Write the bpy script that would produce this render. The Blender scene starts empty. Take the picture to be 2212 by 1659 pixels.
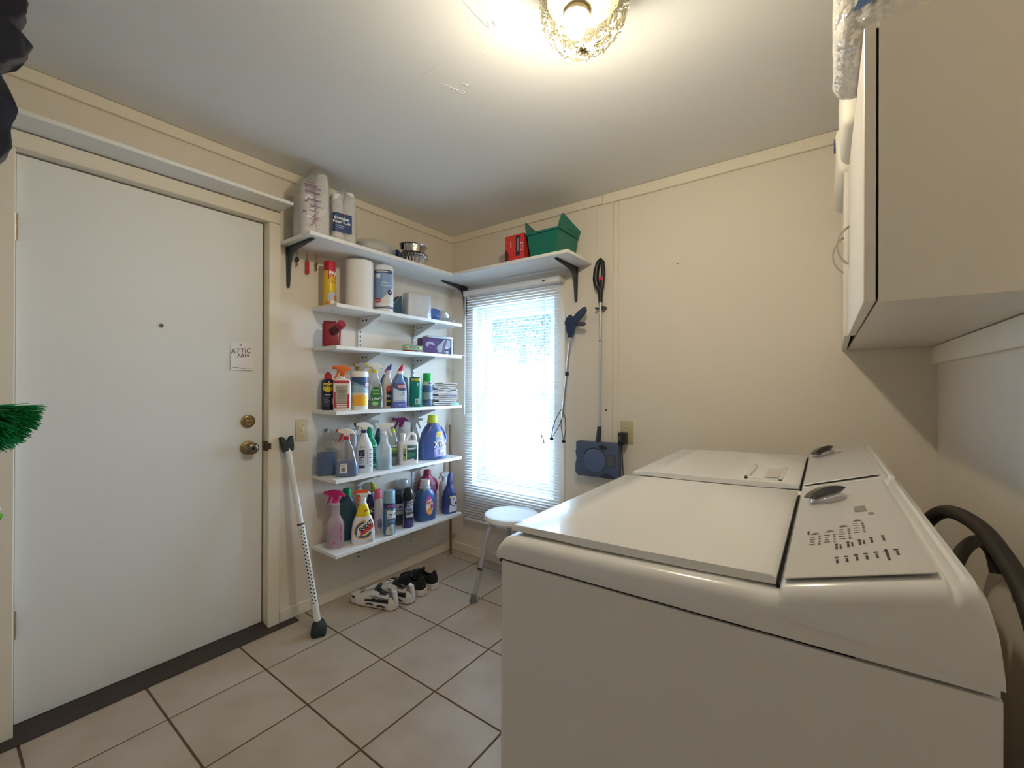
import bpy, bmesh, math, random
from math import sin, cos, pi, radians, sqrt, atan2
from mathutils import Vector, Matrix

# ------------------------------------------------------------------ camera, world, lights, exposure
scene = bpy.context.scene
COL = scene.collection
random.seed(7)

def link(o):
    COL.objects.link(o)
    return o

cam_d = bpy.data.cameras.new('camera')
cam = link(bpy.data.objects.new('camera', cam_d))
YAW, PITCH, ROLL = -0.6315, 0.0014, 0.0037
fwd = Vector((sin(YAW) * cos(PITCH), cos(YAW) * cos(PITCH), sin(PITCH)))
rgt = Vector((cos(YAW), -sin(YAW), 0.0))
up_ = rgt.cross(fwd)
R_ = cos(ROLL) * rgt + sin(ROLL) * up_
U_ = -sin(ROLL) * rgt + cos(ROLL) * up_
cam.matrix_world = Matrix(((R_.x, U_.x, -fwd.x, 2.275), (R_.y, U_.y, -fwd.y, -2.3378), (R_.z, U_.z, -fwd.z, 1.2355), (0, 0, 0, 1)))
cam_d.sensor_fit = 'HORIZONTAL'
cam_d.sensor_width = 36.0
cam_d.lens = 36.0 * 924.78 / 2212
cam_d.clip_start = 0.02
scene.camera = cam

world = bpy.data.worlds.new('overcast_sky')
scene.world = world
world.use_nodes = True
wn = world.node_tree.nodes
wn['Background'].inputs[0].default_value = (0.56, 0.76, 1.0, 1)
wn['Background'].inputs[1].default_value = 22.0

def area(name, loc, rot, sx, sy, power, color, portal=False):
    d = bpy.data.lights.new(name, 'AREA')
    d.shape = 'RECTANGLE'
    d.size, d.size_y = sx, sy
    d.energy = power
    d.color = color
    if portal:
        d.cycles.is_portal = True
    o = link(bpy.data.objects.new(name, d))
    o.location = loc
    o.rotation_euler = rot
    return o

# sky portal in the window opening, added fill light behind the camera
area('window_portal', (0.56, 0.16, 1.15), (radians(-90), 0, 0), 0.74, 1.36, 1, (1, 1, 1), True)
area('rear_fill_light', (1.2, -3.42, 1.12), (radians(90), 0, 0), 1.5, 2.0, 1.0, (0.90, 0.96, 1.0))

vs = scene.view_settings
scene.display_settings.display_device = 'sRGB'
vs.view_transform = 'Standard'
vs.look = 'None'
vs.gamma = 1.0
vs.use_curve_mapping = False
vs.exposure = 0.50
BULB = 620.0

cy = scene.cycles
cy.use_denoising = True
cy.max_bounces = 10
cy.diffuse_bounces = 7
cy.transparent_max_bounces = 24
cy.transmission_bounces = 8
cy.caustics_reflective = False
cy.caustics_refractive = False
cy.sample_clamp_indirect = 6.0

# ------------------------------------------------------------------ materials
def lin(h):
    h = h.lstrip('#')
    out = []
    for i in (0, 2, 4):
        c = int(h[i:i + 2], 16) / 255
        out.append(c / 12.92 if c <= 0.04045 else ((c + 0.055) / 1.055) ** 2.4)
    return (*out, 1.0)

MATS = {}

def M(name, h, rough=0.5, metal=0.0, spec=0.5, bump=None, noise=None, coat=0.0, emit=0.0, sheen=0.0):
    """Principled; bump=(scale, strength, distance), noise=(scale, amount, second colour)"""
    if name in MATS:
        return MATS[name]
    m = bpy.data.materials.new(name)
    m.use_nodes = True
    nt = m.node_tree
    b = nt.nodes['Principled BSDF']
    b.inputs['Base Color'].default_value = lin(h)
    b.inputs['Roughness'].default_value = rough
    b.inputs['Metallic'].default_value = metal
    b.inputs['Specular IOR Level'].default_value = spec
    b.inputs['Coat Weight'].default_value = coat
    b.inputs['Sheen Weight'].default_value = sheen
    if emit:
        b.inputs['Emission Color'].default_value = lin(h)
        b.inputs['Emission Strength'].default_value = emit
    tc = nt.nodes.new('ShaderNodeTexCoord') if (bump or noise) else None
    if noise:
        n = nt.nodes.new('ShaderNodeTexNoise')
        n.inputs['Scale'].default_value = noise[0]
        n.inputs['Detail'].default_value = 6
        geo = nt.nodes.new('ShaderNodeNewGeometry')
        nt.links.new(geo.outputs['Position'], n.inputs['Vector'])
        r = nt.nodes.new('ShaderNodeValToRGB')
        r.color_ramp.elements[0].position = 0.5 - noise[1]
        r.color_ramp.elements[1].position = 0.5 + noise[1]
        r.color_ramp.elements[0].color = lin(noise[2])
        r.color_ramp.elements[1].color = lin(h)
        nt.links.new(n.outputs['Fac'], r.inputs['Fac'])
        nt.links.new(r.outputs['Color'], b.inputs['Base Color'])
    if bump:
        n = nt.nodes.new('ShaderNodeTexNoise')
        n.inputs['Scale'].default_value = bump[0]
        n.inputs['Detail'].default_value = 4
        nt.links.new(tc.outputs['Object'], n.inputs['Vector'])
        bp = nt.nodes.new('ShaderNodeBump')
        bp.inputs['Strength'].default_value = bump[1]
        bp.inputs['Distance'].default_value = bump[2]
        nt.links.new(n.outputs['Fac'], bp.inputs['Height'])
        nt.links.new(bp.outputs['Normal'], b.inputs['Normal'])
    MATS[name] = m
    return m

def T(name, h, clear=0.6, gloss=0.12, rough=0.08, bump=None, tint=None):
    """thin clear plastic or film: transparent + body colour + gloss"""
    if name in MATS:
        return MATS[name]
    m = bpy.data.materials.new(name)
    m.use_nodes = True
    nt = m.node_tree
    nt.nodes.remove(nt.nodes['Principled BSDF'])
    out = nt.nodes['Material Output']
    tr = nt.nodes.new('ShaderNodeBsdfTransparent')
    tr.inputs['Color'].default_value = lin(tint or '#F5F7F7')
    df = nt.nodes.new('ShaderNodeBsdfDiffuse')
    df.inputs['Color'].default_value = lin(h)
    gl = nt.nodes.new('ShaderNodeBsdfGlossy')
    gl.inputs['Roughness'].default_value = rough
    m1 = nt.nodes.new('ShaderNodeMixShader')
    m1.inputs[0].default_value = clear
    nt.links.new(df.outputs[0], m1.inputs[1])
    nt.links.new(tr.outputs[0], m1.inputs[2])
    m2 = nt.nodes.new('ShaderNodeMixShader')
    m2.inputs[0].default_value = gloss
    nt.links.new(m1.outputs[0], m2.inputs[1])
    nt.links.new(gl.outputs[0], m2.inputs[2])
    nt.links.new(m2.outputs[0], out.inputs['Surface'])
    if bump:
        tc = nt.nodes.new('ShaderNodeTexCoord')
        n = nt.nodes.new('ShaderNodeTexNoise')
        n.inputs['Scale'].default_value = bump[0]
        nt.links.new(tc.outputs['Object'], n.inputs['Vector'])
        bp = nt.nodes.new('ShaderNodeBump')
        bp.inputs['Strength'].default_value = bump[1]
        bp.inputs['Distance'].default_value = bump[2]
        nt.links.new(n.outputs['Fac'], bp.inputs['Height'])
        nt.links.new(bp.outputs['Normal'], gl.inputs['Normal'])
        nt.links.new(bp.outputs['Normal'], df.inputs['Normal'])
    MATS[name] = m
    return m

def K(h, rough=0.45):
    return M('paint_' + h, '#' + h, rough)

wallm = M('cream_wall_paint', '#E4DACC', 0.75, bump=(220, 0.25, 0.002), noise=(1.3, 0.5, '#DED4C5'))
trimm = M('cream_trim_paint', '#E6DDCB', 0.5, bump=(60, 0.12, 0.002))
ceilm = M('ceiling_paint', '#E9E9E9', 0.85, bump=(120, 0.10, 0.002), noise=(0.9, 0.45, '#DFDEDB'))
doorm = M('door_paint', '#E6E7E6', 0.5, bump=(180, 0.1, 0.001))
shelfm = M('white_shelf_melamine', '#E9E9E6', 0.4)
whitem = M('white_enamel', '#E1E0DE', 0.22, coat=0.3)
whitep = M('white_plastic', '#E8E8E6', 0.35)
blackp = M('black_plastic', '#15171A', 0.4)
darkm = M('gap_shade_dark', '#0B0A09', 0.8)  # near-black colour for the shade inside gaps, slots and holes
chrome = M('chrome', '#D8D8D8', 0.12, 1.0)
alum = M('brushed_aluminium', '#B9BABA', 0.35, 1.0)
brass = M('aged_brass', '#A08A5C', 0.28, 1.0)
iron = M('dark_grey_iron', '#4A5157', 0.45, 0.3)
galv = M('galvanised_wire', '#9A9A96', 0.4, 0.8)

# ------------------------------------------------------------------ mesh helpers
class MB:
    def __init__(self):
        self.bm = bmesh.new()
        self.mats = []
        self.mi = 0

    def use(self, m):
        if m not in self.mats:
            self.mats.append(m)
        self.mi = self.mats.index(m)
        return self

    def _new(self, faces):
        for f in faces:
            f.material_index = self.mi

    def faces(self, vs_, fs):
        v = [self.bm.verts.new(p) for p in vs_]
        out = []
        for f in fs:
            try:
                out.append(self.bm.faces.new([v[i] for i in f]))
            except ValueError:
                pass
        self._new(out)
        return v

    def box(self, x0, x1, y0, y1, z0, z1, bev=0.0, seg=2, mat=None):
        g = bmesh.ops.create_cube(self.bm, size=1.0)
        vs_ = g['verts']
        bmesh.ops.scale(self.bm, vec=(x1 - x0, y1 - y0, z1 - z0), verts=vs_)
        bmesh.ops.translate(self.bm, vec=((x0 + x1) / 2, (y0 + y1) / 2, (z0 + z1) / 2), verts=vs_)
        fs = {f for v in vs_ for f in v.link_faces}
        self._new(fs)
        if bev > 0:
            es = list({e for v in vs_ for e in v.link_edges})
            r = bmesh.ops.bevel(self.bm, geom=es, offset=bev, segments=seg, affect='EDGES', profile=0.5)
            self._new(r['faces'])
            vs_ = list({v for f in r['faces'] for v in f.verts} | {v for v in vs_ if v.is_valid})
        if mat is not None:
            bmesh.ops.transform(self.bm, matrix=mat, verts=[v for v in vs_ if v.is_valid])
        return self

    def loft(self, rings, seg=24, cap=True, axis='z'):
        """rings: (h, rx, ry, n, cx, cy)"""
        rows = []
        for r in rings:
            h, rx, ry = r[0], r[1], r[2]
            n = r[3] if len(r) > 3 else 2
            cx = r[4] if len(r) > 4 else 0
            cy_ = r[5] if len(r) > 5 else 0
            e = 2.0 / n
            row = []
            for k in range(seg):
                a = 2 * pi * k / seg
                s, c = sin(a), -cos(a)
                x = cx + rx * math.copysign(abs(s) ** e, s)
                y = cy_ + ry * math.copysign(abs(c) ** e, c)
                p = (x, y, h) if axis == 'z' else ((h, x, y) if axis == 'x' else (x, h, y))
                row.append(self.bm.verts.new(p))
            rows.append(row)
        out = []
        for a, b in zip(rows, rows[1:]):
            for k in range(seg):
                j = (k + 1) % seg
                out.append(self.bm.faces.new((a[k], a[j], b[j], b[k])))
        if cap:
            out.append(self.bm.faces.new(list(reversed(rows[0]))))
            out.append(self.bm.faces.new(rows[-1]))
        self._new(out)
        return self

    def cyl(self, p0, p1, r0, r1=None, seg=16, cap=True):
        return self.tube([p0, p1], [r0, r0 if r1 is None else r1], seg, cap)

    def tube(self, pts, r, seg=10, cap=True):
        pts = [Vector(p) for p in pts]
        if not hasattr(r, '__len__'):
            r = [r] * len(pts)
        rows = []
        prev = None
        for i, p in enumerate(pts):
            if i == 0:
                d = pts[1] - pts[0]
            elif i == len(pts) - 1:
                d = pts[-1] - pts[-2]
            else:
                d = (pts[i + 1] - p).normalized() + (p - pts[i - 1]).normalized()
            d = d.normalized() if d.length > 1e-9 else Vector((0, 0, 1))
            if prev is None:
                ref = Vector((0, 0, 1)) if abs(d.z) < 0.9 else Vector((1, 0, 0))
                u = d.cross(ref).normalized()
            else:
                u = prev - d * prev.dot(d)
                u = u.normalized() if u.length > 1e-6 else d.orthogonal().normalized()
            prev = u
            w = d.cross(u)
            rows.append([self.bm.verts.new(p + r[i] * (cos(2 * pi * k / seg) * u + sin(2 * pi * k / seg) * w)) for k in range(seg)])
        out = []
        for a, b in zip(rows, rows[1:]):
            for k in range(seg):
                j = (k + 1) % seg
                out.append(self.bm.faces.new((a[k], b[k], b[j], a[j])))
        if cap:
            out.append(self.bm.faces.new(rows[0]))
            out.append(self.bm.faces.new(list(reversed(rows[-1]))))
        self._new(out)
        return self

    def prism(self, poly, a, b, axis='y', bev=0.0, seg=2):
        """poly 2-D points extruded from a to b along the axis: y -> (x,z), x -> (y,z), z -> (x,y)"""
        def P(q, t):
            return (q[0], t, q[1]) if axis == 'y' else ((t, q[0], q[1]) if axis == 'x' else (q[0], q[1], t))
        n = len(poly)
        va = [self.bm.verts.new(P(q, a)) for q in poly]
        vb = [self.bm.verts.new(P(q, b)) for q in poly]
        out = [self.bm.faces.new(va), self.bm.faces.new(list(reversed(vb)))]
        for k in range(n):
            j = (k + 1) % n
            out.append(self.bm.faces.new((va[j], va[k], vb[k], vb[j])))
        self._new(out)
        if bev > 0:
            es = list({e for f in out[:2] for e in f.edges})
            r = bmesh.ops.bevel(self.bm, geom=es, offset=bev, segments=seg, affect='EDGES', profile=0.5)
            self._new(r['faces'])
        return self

    def ball(self, c, r, sx=1, sy=1, sz=1, u=16, v=10):
        g = bmesh.ops.create_uvsphere(self.bm, u_segments=u, v_segments=v, radius=r)
        bmesh.ops.scale(self.bm, vec=(sx, sy, sz), verts=g['verts'])
        bmesh.ops.translate(self.bm, vec=c, verts=g['verts'])
        self._new({f for w in g['verts'] for f in w.link_faces})
        return self

    def jitter(self, amt, seed=1, f=18.0):
        from mathutils import noise
        for v in self.bm.verts:
            o = Vector((seed * 3.7, seed * 1.3, seed * 2.1))
            v.co += noise.noise_vector(v.co * f + o) * amt
        return self

    def subdiv(self, n):
        bmesh.ops.subdivide_edges(self.bm, edges=self.bm.edges[:], cuts=n, use_grid_fill=True)
        return self

    def xf(self, m):
        bmesh.ops.transform(self.bm, matrix=m, verts=self.bm.verts[:])
        return self

    def mesh(self, name, smooth=35):
        bmesh.ops.recalc_face_normals(self.bm, faces=self.bm.faces[:])
        me = bpy.data.meshes.new(name)
        self.bm.to_mesh(me)
        self.bm.free()
        for m in self.mats:
            me.materials.append(m)
        if smooth:
            me.shade_smooth()
            me.set_sharp_from_angle(angle=radians(smooth))
        return me

    def build(self, name, parent=None, smooth=35):
        o = link(bpy.data.objects.new(name, self.mesh(name, smooth)))
        if parent is not None:
            o.parent = parent
        return o

def smooth_path(pts, n=6):
    pts = [Vector(p) for p in pts]
    out = []
    for i in range(len(pts) - 1):
        p0, p1, p2, p3 = pts[max(0, i - 1)], pts[i], pts[i + 1], pts[min(len(pts) - 1, i + 2)]
        for k in range(n):
            t = k / n
            out.append(0.5 * ((2 * p1) + (p2 - p0) * t + (2 * p0 - 5 * p1 + 4 * p2 - p3) * t * t + (3 * p1 - p0 - 3 * p2 + p3) * t ** 3))
    out.append(pts[-1])
    return out

def mb(m):
    return MB().use(m)

def tag(o, label=None, cat=None, group=None, kind=None):
    if label:
        o['label'] = label
    if cat:
        o['category'] = cat
    if group:
        o['group'] = group
    if kind:
        o['kind'] = kind
    return o

def thing(name, label, cat, loc=(0, 0, 0), rotz=0.0, group=None):
    o = link(bpy.data.objects.new(name, None))
    o.empty_display_size = 0.03
    o.location = loc
    o.rotation_euler = (0, 0, rotz)
    return tag(o, label, cat, group)

def struct(b, name, parent=None, smooth=35):
    o = b.build(name, parent, smooth)
    if parent is None:
        o['kind'] = 'structure'
    return o

# ------------------------------------------------------------------ flat print wrapped on surfaces
def text_poly(s, size=1.0, bold=0.0, shear=0.0):
    c = bpy.data.curves.new('t', 'FONT')
    c.body = s
    c.size = size
    c.offset = bold
    c.shear = shear
    c.align_x = 'CENTER'
    c.align_y = 'CENTER'
    c.resolution_u = 3
    o = bpy.data.objects.new('t', c)
    me = bpy.data.meshes.new_from_object(o)
    vs_ = [(v.co.x, v.co.y) for v in me.vertices]
    fs = [tuple(p.vertices) for p in me.polygons]
    bpy.data.objects.remove(o)
    bpy.data.meshes.remove(me)
    bpy.data.curves.remove(c)
    return vs_, fs

def rect(w, h, cx=0, cz=0):
    return [(cx - w / 2, cz - h / 2), (cx + w / 2, cz - h / 2), (cx + w / 2, cz + h / 2), (cx - w / 2, cz + h / 2)]

def ell(rx, rz, cx=0, cz=0, n=28, a0=0, a1=360):
    full = abs(a1 - a0) >= 360
    k = n if full else n + 1
    return [(cx + rx * cos(radians(a0 + (a1 - a0) * i / n)), cz + rz * sin(radians(a0 + (a1 - a0) * i / n))) for i in range(k)]

def ring_poly(r0, r1, cx, cz, a0, a1, n=24, sx=1.0):
    o = [(cx + sx * r1 * cos(radians(a0 + (a1 - a0) * i / n)), cz + r1 * sin(radians(a0 + (a1 - a0) * i / n))) for i in range(n + 1)]
    i_ = [(cx + sx * r0 * cos(radians(a1 - (a1 - a0) * i / n)), cz + r0 * sin(radians(a1 - (a1 - a0) * i / n))) for i in range(n + 1)]
    return o + i_

class Skin:
    """a lofted body that flat print can be laid on: u = arc length from its front, v = height"""
    def __init__(self, rings):
        self.r = rings

    def at(self, z):
        r = self.r
        if z <= r[0][0]:
            return self._full(r[0])
        for a, b in zip(r, r[1:]):
            if z <= b[0]:
                t = (z - a[0]) / max(1e-9, b[0] - a[0])
                A, B = self._full(a), self._full(b)
                return tuple(A[i] + (B[i] - A[i]) * t for i in range(5))
        return self._full(r[-1])

    @staticmethod
    def _full(r):
        return (r[1], r[2], r[3] if len(r) > 3 else 2, r[4] if len(r) > 4 else 0, r[5] if len(r) > 5 else 0)

    def table(self, z):
        rx, ry, n, cx, cy_ = self.at(z)
        e = 2.0 / n
        pts, acc, L = [], [], 0.0
        N = 240
        for k in range(N + 1):
            a = -pi + 2 * pi * k / N
            s, c = sin(a), -cos(a)
            p = (rx * math.copysign(abs(s) ** e, s), ry * math.copysign(abs(c) ** e, c))
            if pts:
                L += sqrt((p[0] - pts[-1][0]) ** 2 + (p[1] - pts[-1][1]) ** 2)
            pts.append(p)
            acc.append(L)
        mid = acc[N // 2]
        return [x - mid for x in acc]

    def point(self, u, v, off, tab):
        N = 240
        lo = 0
        hi = N
        while hi - lo > 1:
            m = (lo + hi) // 2
            if tab[m] <= u:
                lo = m
            else:
                hi = m
        t = (u - tab[lo]) / max(1e-9, tab[lo + 1] - tab[lo])
        a = -pi + 2 * pi * (lo + t) / N
        rx, ry, n, cx, cy_ = self.at(v)
        e = 2.0 / n
        def P(a):
            s, c = sin(a), -cos(a)
            return Vector((cx + rx * math.copysign(abs(s) ** e, s), cy_ + ry * math.copysign(abs(c) ** e, c), v))
        p = P(a)
        d = P(a + 0.01) - P(a - 0.01)
        nrm = Vector((d.y, -d.x, 0))
        if nrm.length < 1e-9:
            nrm = Vector((0, -1, 0))
        return p + nrm.normalized() * off

def label(skin, items, parent, name='label', vref=None, step=0.004, base=0.0005, du=0.0):
    """items: (material, polygon | ('text', string, size, cx, cz, rot, bold, shear, sx)); later items lie above earlier ones"""
    B = MB()
    for li, it in enumerate(items):
        m, poly = it
        B.use(m)
        b2 = bmesh.new()
        if poly[0] == 'text':
            _, s, size, cx, cz, rot, bold, shear, sx = poly
            vs_, fs = text_poly(s, size, bold, shear)
            cr, sr = cos(radians(rot)), sin(radians(rot))
            vs_ = [(cx + cr * x * sx - sr * z, cz + sr * x * sx + cr * z) for x, z in vs_]
        else:
            vs_, fs = poly, [tuple(range(len(poly)))]
        vv = [b2.verts.new((x + du, 0, z)) for x, z in vs_]
        for f in fs:
            try:
                b2.faces.new([vv[i] for i in f])
            except ValueError:
                pass
        bmesh.ops.triangulate(b2, faces=b2.faces[:])
        us = [v.co.x for v in b2.verts]
        zs = [v.co.z for v in b2.verts]
        if not us:
            b2.free()
            continue
        if True:
            k = math.floor(min(us) / step) + 1
            while k * step < max(us):
                bmesh.ops.bisect_plane(b2, geom=b2.verts[:] + b2.edges[:] + b2.faces[:], plane_co=(k * step, 0, 0), plane_no=(1, 0, 0))
                k += 1
            k = math.floor(min(zs) / (step * 2)) + 1
            while k * step * 2 < max(zs):
                bmesh.ops.bisect_plane(b2, geom=b2.verts[:] + b2.edges[:] + b2.faces[:], plane_co=(0, 0, k * step * 2), plane_no=(0, 0, 1))
                k += 1
        tab = skin.table(vref if vref is not None else (min(zs) + max(zs)) / 2)
        off = base + li * 0.00035
        b2.verts.index_update()
        pts = [skin.point(v.co.x, v.co.z, off, tab) for v in b2.verts]
        B.faces(pts, [[v.index for v in f.verts] for f in b2.faces])
        b2.free()
    return B.build(name, parent, 0)

class Flat:
    """a plane for flat print: origin o, axes u and v, normal n"""
    def __init__(self, o, u, v):
        self.o, self.u, self.v = Vector(o), Vector(u).normalized(), Vector(v).normalized()
        self.n = self.u.cross(self.v)

    def table(self, z):
        return None

    def point(self, u, v, off, tab):
        return self.o + self.u * u + self.v * v + self.n * off

def bars(m, x0, x1, z0, z1, n, seed=0, fill=0.5):
    """lines of small print too fine to read"""
    rnd = random.Random(seed)
    out = []
    h = (z1 - z0) / n
    for k in range(n):
        zc = z0 + (k + 0.5) * h
        w = (x1 - x0) * rnd.uniform(0.6, 1.0)
        out.append((m, rect(w, h * fill, (x0 + x1) / 2 + ((x1 - x0) - w) / 2 * rnd.uniform(-1, 1), zc)))
    return out

def txt(m, s, size, cx, cz, rot=0, bold=0.0, shear=0.0, sx=1.0):
    return (m, ('text', s, size, cx, cz, rot, bold, shear, sx))

FACE = radians(90)          # front of a thing (-Y local) turned to face into the room (+X)

def A(az):
    return radians(az + 90)

# ------------------------------------------------------------------ room shell
H = 2.345
XR = 2.63
YB = -3.45
tile_m = M('beige_floor_tile', '#BDAFA0', 0.42, bump=(35, 0.1, 0.002), noise=(5.5, 0.32, '#A59480'))
grout_m = M('brown_grout', '#6E5A44', 0.9)
fl = struct(mb(grout_m).box(-0.12, XR + 0.12, YB - 0.9, 0.12, -0.06, -0.003), 'floor')
OX, OY, TS = 0.3287, -1.4687, 0.3411
meshes = {}
for i in range(-2, 8):
    for j in range(-7, 6):
        x0, x1 = max(OX + i * TS + 0.0035, 0.0), min(OX + (i + 1) * TS - 0.0035, XR)
        y0, y1 = max(OY + j * TS + 0.0035, YB), min(OY + (j + 1) * TS - 0.0035, 0.0)
        if x1 - x0 < 0.01 or y1 - y0 < 0.01:
            continue
        k = (round(x1 - x0, 4), round(y1 - y0, 4))
        if k not in meshes:
            meshes[k] = mb(tile_m).box(0, k[0], 0, k[1], -0.003, 0.0015, 0.0012, 1).mesh('tile')
        o = link(bpy.data.objects.new('tile', meshes[k]))
        o.location = (x0, y0, 0)
        o.parent = fl

B = mb(wallm)                                   # wall with the door: opening y -2.165..-1.315
B.box(-0.12, 0, -1.315, 0.14, 0, H)
B.box(-0.12, 0, YB, -2.165, 0, H)
B.box(-0.12, 0, -2.165, -1.315, 2.062, H)
struct(B, 'wall_left')
B = mb(wallm)                                   # window wall: opening x .205-.90, z .50-1.80
B.box(0, 0.205, 0, 0.14, 0, H)
B.box(0.90, XR, 0, 0.14, 0, H)
B.box(0.205, 0.90, 0, 0.14, 0, 0.50)
B.box(0.205, 0.90, 0, 0.14, 1.80, H)
wb = struct(B, 'wall_back')
B = mb(wallm)
B.box(XR, XR + 0.12, YB, 0.14, 0, H)
struct(B, 'wall_right')
B = mb(wallm)
B.box(-0.12, 0.4, YB - 0.1, YB, 0, H)
B.box(2.0, XR + 0.12, YB - 0.1, YB, 0, H)
B.box(0.4, 2.0, YB - 0.1, YB, 2.15, H)
struct(B, 'wall_rear')
B = mb(wallm)                                   # unseen walls added to keep sky light out of the rear opening
B.box(-0.12, XR + 0.12, YB - 0.95, YB - 0.9, 0, H)
B.box(-0.12, -0.07, YB - 0.9, YB - 0.1, 0, H)
B.box(XR + 0.07, XR + 0.12, YB - 0.9, YB - 0.1, 0, H)
struct(B, 'wall_sky_blocker')
ce = struct(mb(ceilm).box(-0.12, XR + 0.12, YB - 0.95, 0.14, H, H + 0.06), 'ceiling')
# old plaster repairs: low ridges and flakes
def ridge(pts, r):
    B = mb(ceilm)
    B.tube([(x, y, H - 0.0002) for x, y in pts], r, 6)
    B.build('plaster_ridge', ce)
ridge([(1.429, -1.428), (1.427, -1.381), (1.429, -1.334), (1.433, -1.323)], [0.001, 0.0018, 0.002, 0.001])
ridge([(1.427, -1.332), (1.431, -1.307), (1.445, -1.339)], [0.001, 0.0022, 0.001])
ridge([(1.46, -1.338), (1.45, -1.304), (1.456, -1.293)], [0.001, 0.0022, 0.001])
ridge([(1.413, -1.439), (1.403, -1.379), (1.393, -1.302), (1.384, -1.24)], [0.0004, 0.0009, 0.0009, 0.0004])
ridge([(1.103, -1.294), (1.135, -1.29), (1.186, -1.294)], [0.002, 0.0014, 0.0008])
ridge([(1.132, -1.226), (1.152, -1.166), (1.159, -1.123)], [0.0006, 0.0012, 0.001])
ridge([(1.195, -1.175), (1.206, -1.149)], [0.0016, 0.0016])
ridge([(1.167, -1.149), (1.167, -1.124), (1.184, -1.137)], [0.001, 0.002, 0.001])
ridge([(1.35, -1.247), (1.355, -1.229)], [0.0016, 0.0012])

# trims
def trim(n, x0, x1, y0, y1, z0, z1, bev=0.003, m=trimm):
    return struct(mb(m).box(x0, x1, y0, y1, z0, z1, bev, 1), 'trim_%d' % n)
trim(1, 0.0005, 0.016, YB + 0.002, -0.001, 2.296, H - 0.001)                # crown boards
trim(2, 0.0165, 1.2245, -0.016, -0.0005, 2.293, H - 0.001)
trim(3, 1.228, XR - 0.017, -0.017, -0.0005, 2.288, H - 0.001)
trim(4, XR - 0.016, XR - 0.0005, YB + 0.002, -0.001, 2.293, H - 0.001)
trim(5, 1.19, 1.286, -0.006, -0.0005, 0.067, 2.288, 0.001, wallm)           # stile board and batten of the panelled wall
trim(6, 1.2905, 1.320, -0.008, -0.0005, 0.067, 2.287, 0.001, wallm)
trim(7, 0.967, 0.974, -0.004, -0.0005, 0.067, 1.95, 0.001)                  # panel joint right of the window
trim(8, XR - 0.018, XR - 0.0005, YB + 0.01, -0.001, 1.322, 1.389, 0.002)    # batten under the cabinet
trim(9, -0.0002, 0.015, -1.3215, -1.2645, 0, 2.052, 0.003)                  # door casing
trim(10, -0.0002, 0.015, -2.216, -2.158, 0, 2.052, 0.003)
trim(11, -0.0002, 0.015, -2.216, -1.2645, 2.0535, 2.113, 0.003)
trim(12, -0.119, -0.0003, -1.3225, -1.3155, 0, 2.054, 0.001)                # jambs
trim(13, -0.119, -0.0003, -2.1645, -2.1575, 0, 2.054, 0.001)
trim(14, -0.119, -0.0003, -2.157, -1.323, 2.0545, 2.0615, 0.001)
B = mb(trimm).box(0.0005, 0.0135, -1.262, -0.001, 0.002, 0.066, 0.003, 1)
struct(B, 'baseboard_left')
B = mb(trimm).box(0.014, XR - 0.014, -0.0135, -0.0005, 0.002, 0.066, 0.003, 1)
struct(B, 'baseboard_back')
B = mb(trimm).box(XR - 0.0135, XR - 0.0005, YB + 0.002, -0.001, 0.002, 0.066, 0.003, 1)
struct(B, 'baseboard_right')
# dark threshold under the door
thr = M('dark_brown_threshold', '#3A302C', 0.55, bump=(90, 0.2, 0.002))
B = mb(thr).prism([(-0.10, 0.002), (0.066, 0.002), (0.064, 0.007), (0.0, 0.012), (-0.02, 0.022), (-0.10, 0.022)], -2.30, -1.3225, bev=0.001, seg=1)
B.box(0.016, 0.066, -1.3226, -1.188, 0.0018, 0.0065, 0.001, 1)
struct(B, 'trim_15')

# door
d = struct(mb(doorm).box(-0.078, -0.038, -2.153, -1.3285, 0.024, 2.048, 0.0015, 1), 'door_1')
struct(mb(darkm).box(-0.1, -0.08, -2.157, -1.323, 0.0225, 2.054), 'trim_16')  # unseen dark backing sheet, colours in the shade of the door gaps
kn = mb(brass).loft([(0, .034, .034), (.004, .035, .035), (.008, .033, .033), (.011, .022, .022), (.024, .0135, .0135)], 32)
kn.xf(Matrix.Rotation(radians(90), 4, 'Y')).xf(Matrix.Translation((-0.038, -1.396, 0.918)))
kr = kn.build('rosette', d)
k2 = mb(M('worn_brass_knob', '#8C7F68', 0.25, 1.0)).loft([(.020, .013, .013), (.030, .017, .017), (.038, .0255, .0255), (.046, .0285, .0285), (.055, .0285, .0285), (.061, .024, .024), (.064, .016, .016), (.0645, .009, .009)], 32)
k2.use(darkm).loft([(.0646, .008, .008), (.0655, .0075, .0075)], 16)
k2.xf(Matrix.Rotation(radians(90), 4, 'Y')).xf(Matrix.Translation((-0.038, -1.396, 0.918)))
k2.build('door_knob', d)
dl = mb(brass).loft([(0, .031, .031), (.006, .032, .032), (.012, .029, .029), (.015, .022, .022), (.016, .021, .021)], 32)
dl.xf(Matrix.Rotation(radians(90), 4, 'Y')).xf(Matrix.Translation((-0.038, -1.396, 1.049)))
do = dl.build('deadbolt', d)
t = mb(brass).box(-0.022, -0.012, -1.414, -1.378, 1.043, 1.055, 0.003, 2)
t.build('thumb_turn', do)
ph = mb(M('peephole_metal', '#6B665C', 0.3, 0.8)).cyl((-0.038, -1.741, 1.485), (-0.034, -1.741, 1.485), 0.0085, 0.008, 16)
ph.use(blackp).cyl((-0.0342, -1.741, 1.485), (-0.0335, -1.741, 1.485), 0.0045, seg=12)
ph.build('peephole', d)
hm = M('painted_hinge_brass', '#B9A27C', 0.35, 0.8)
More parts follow.
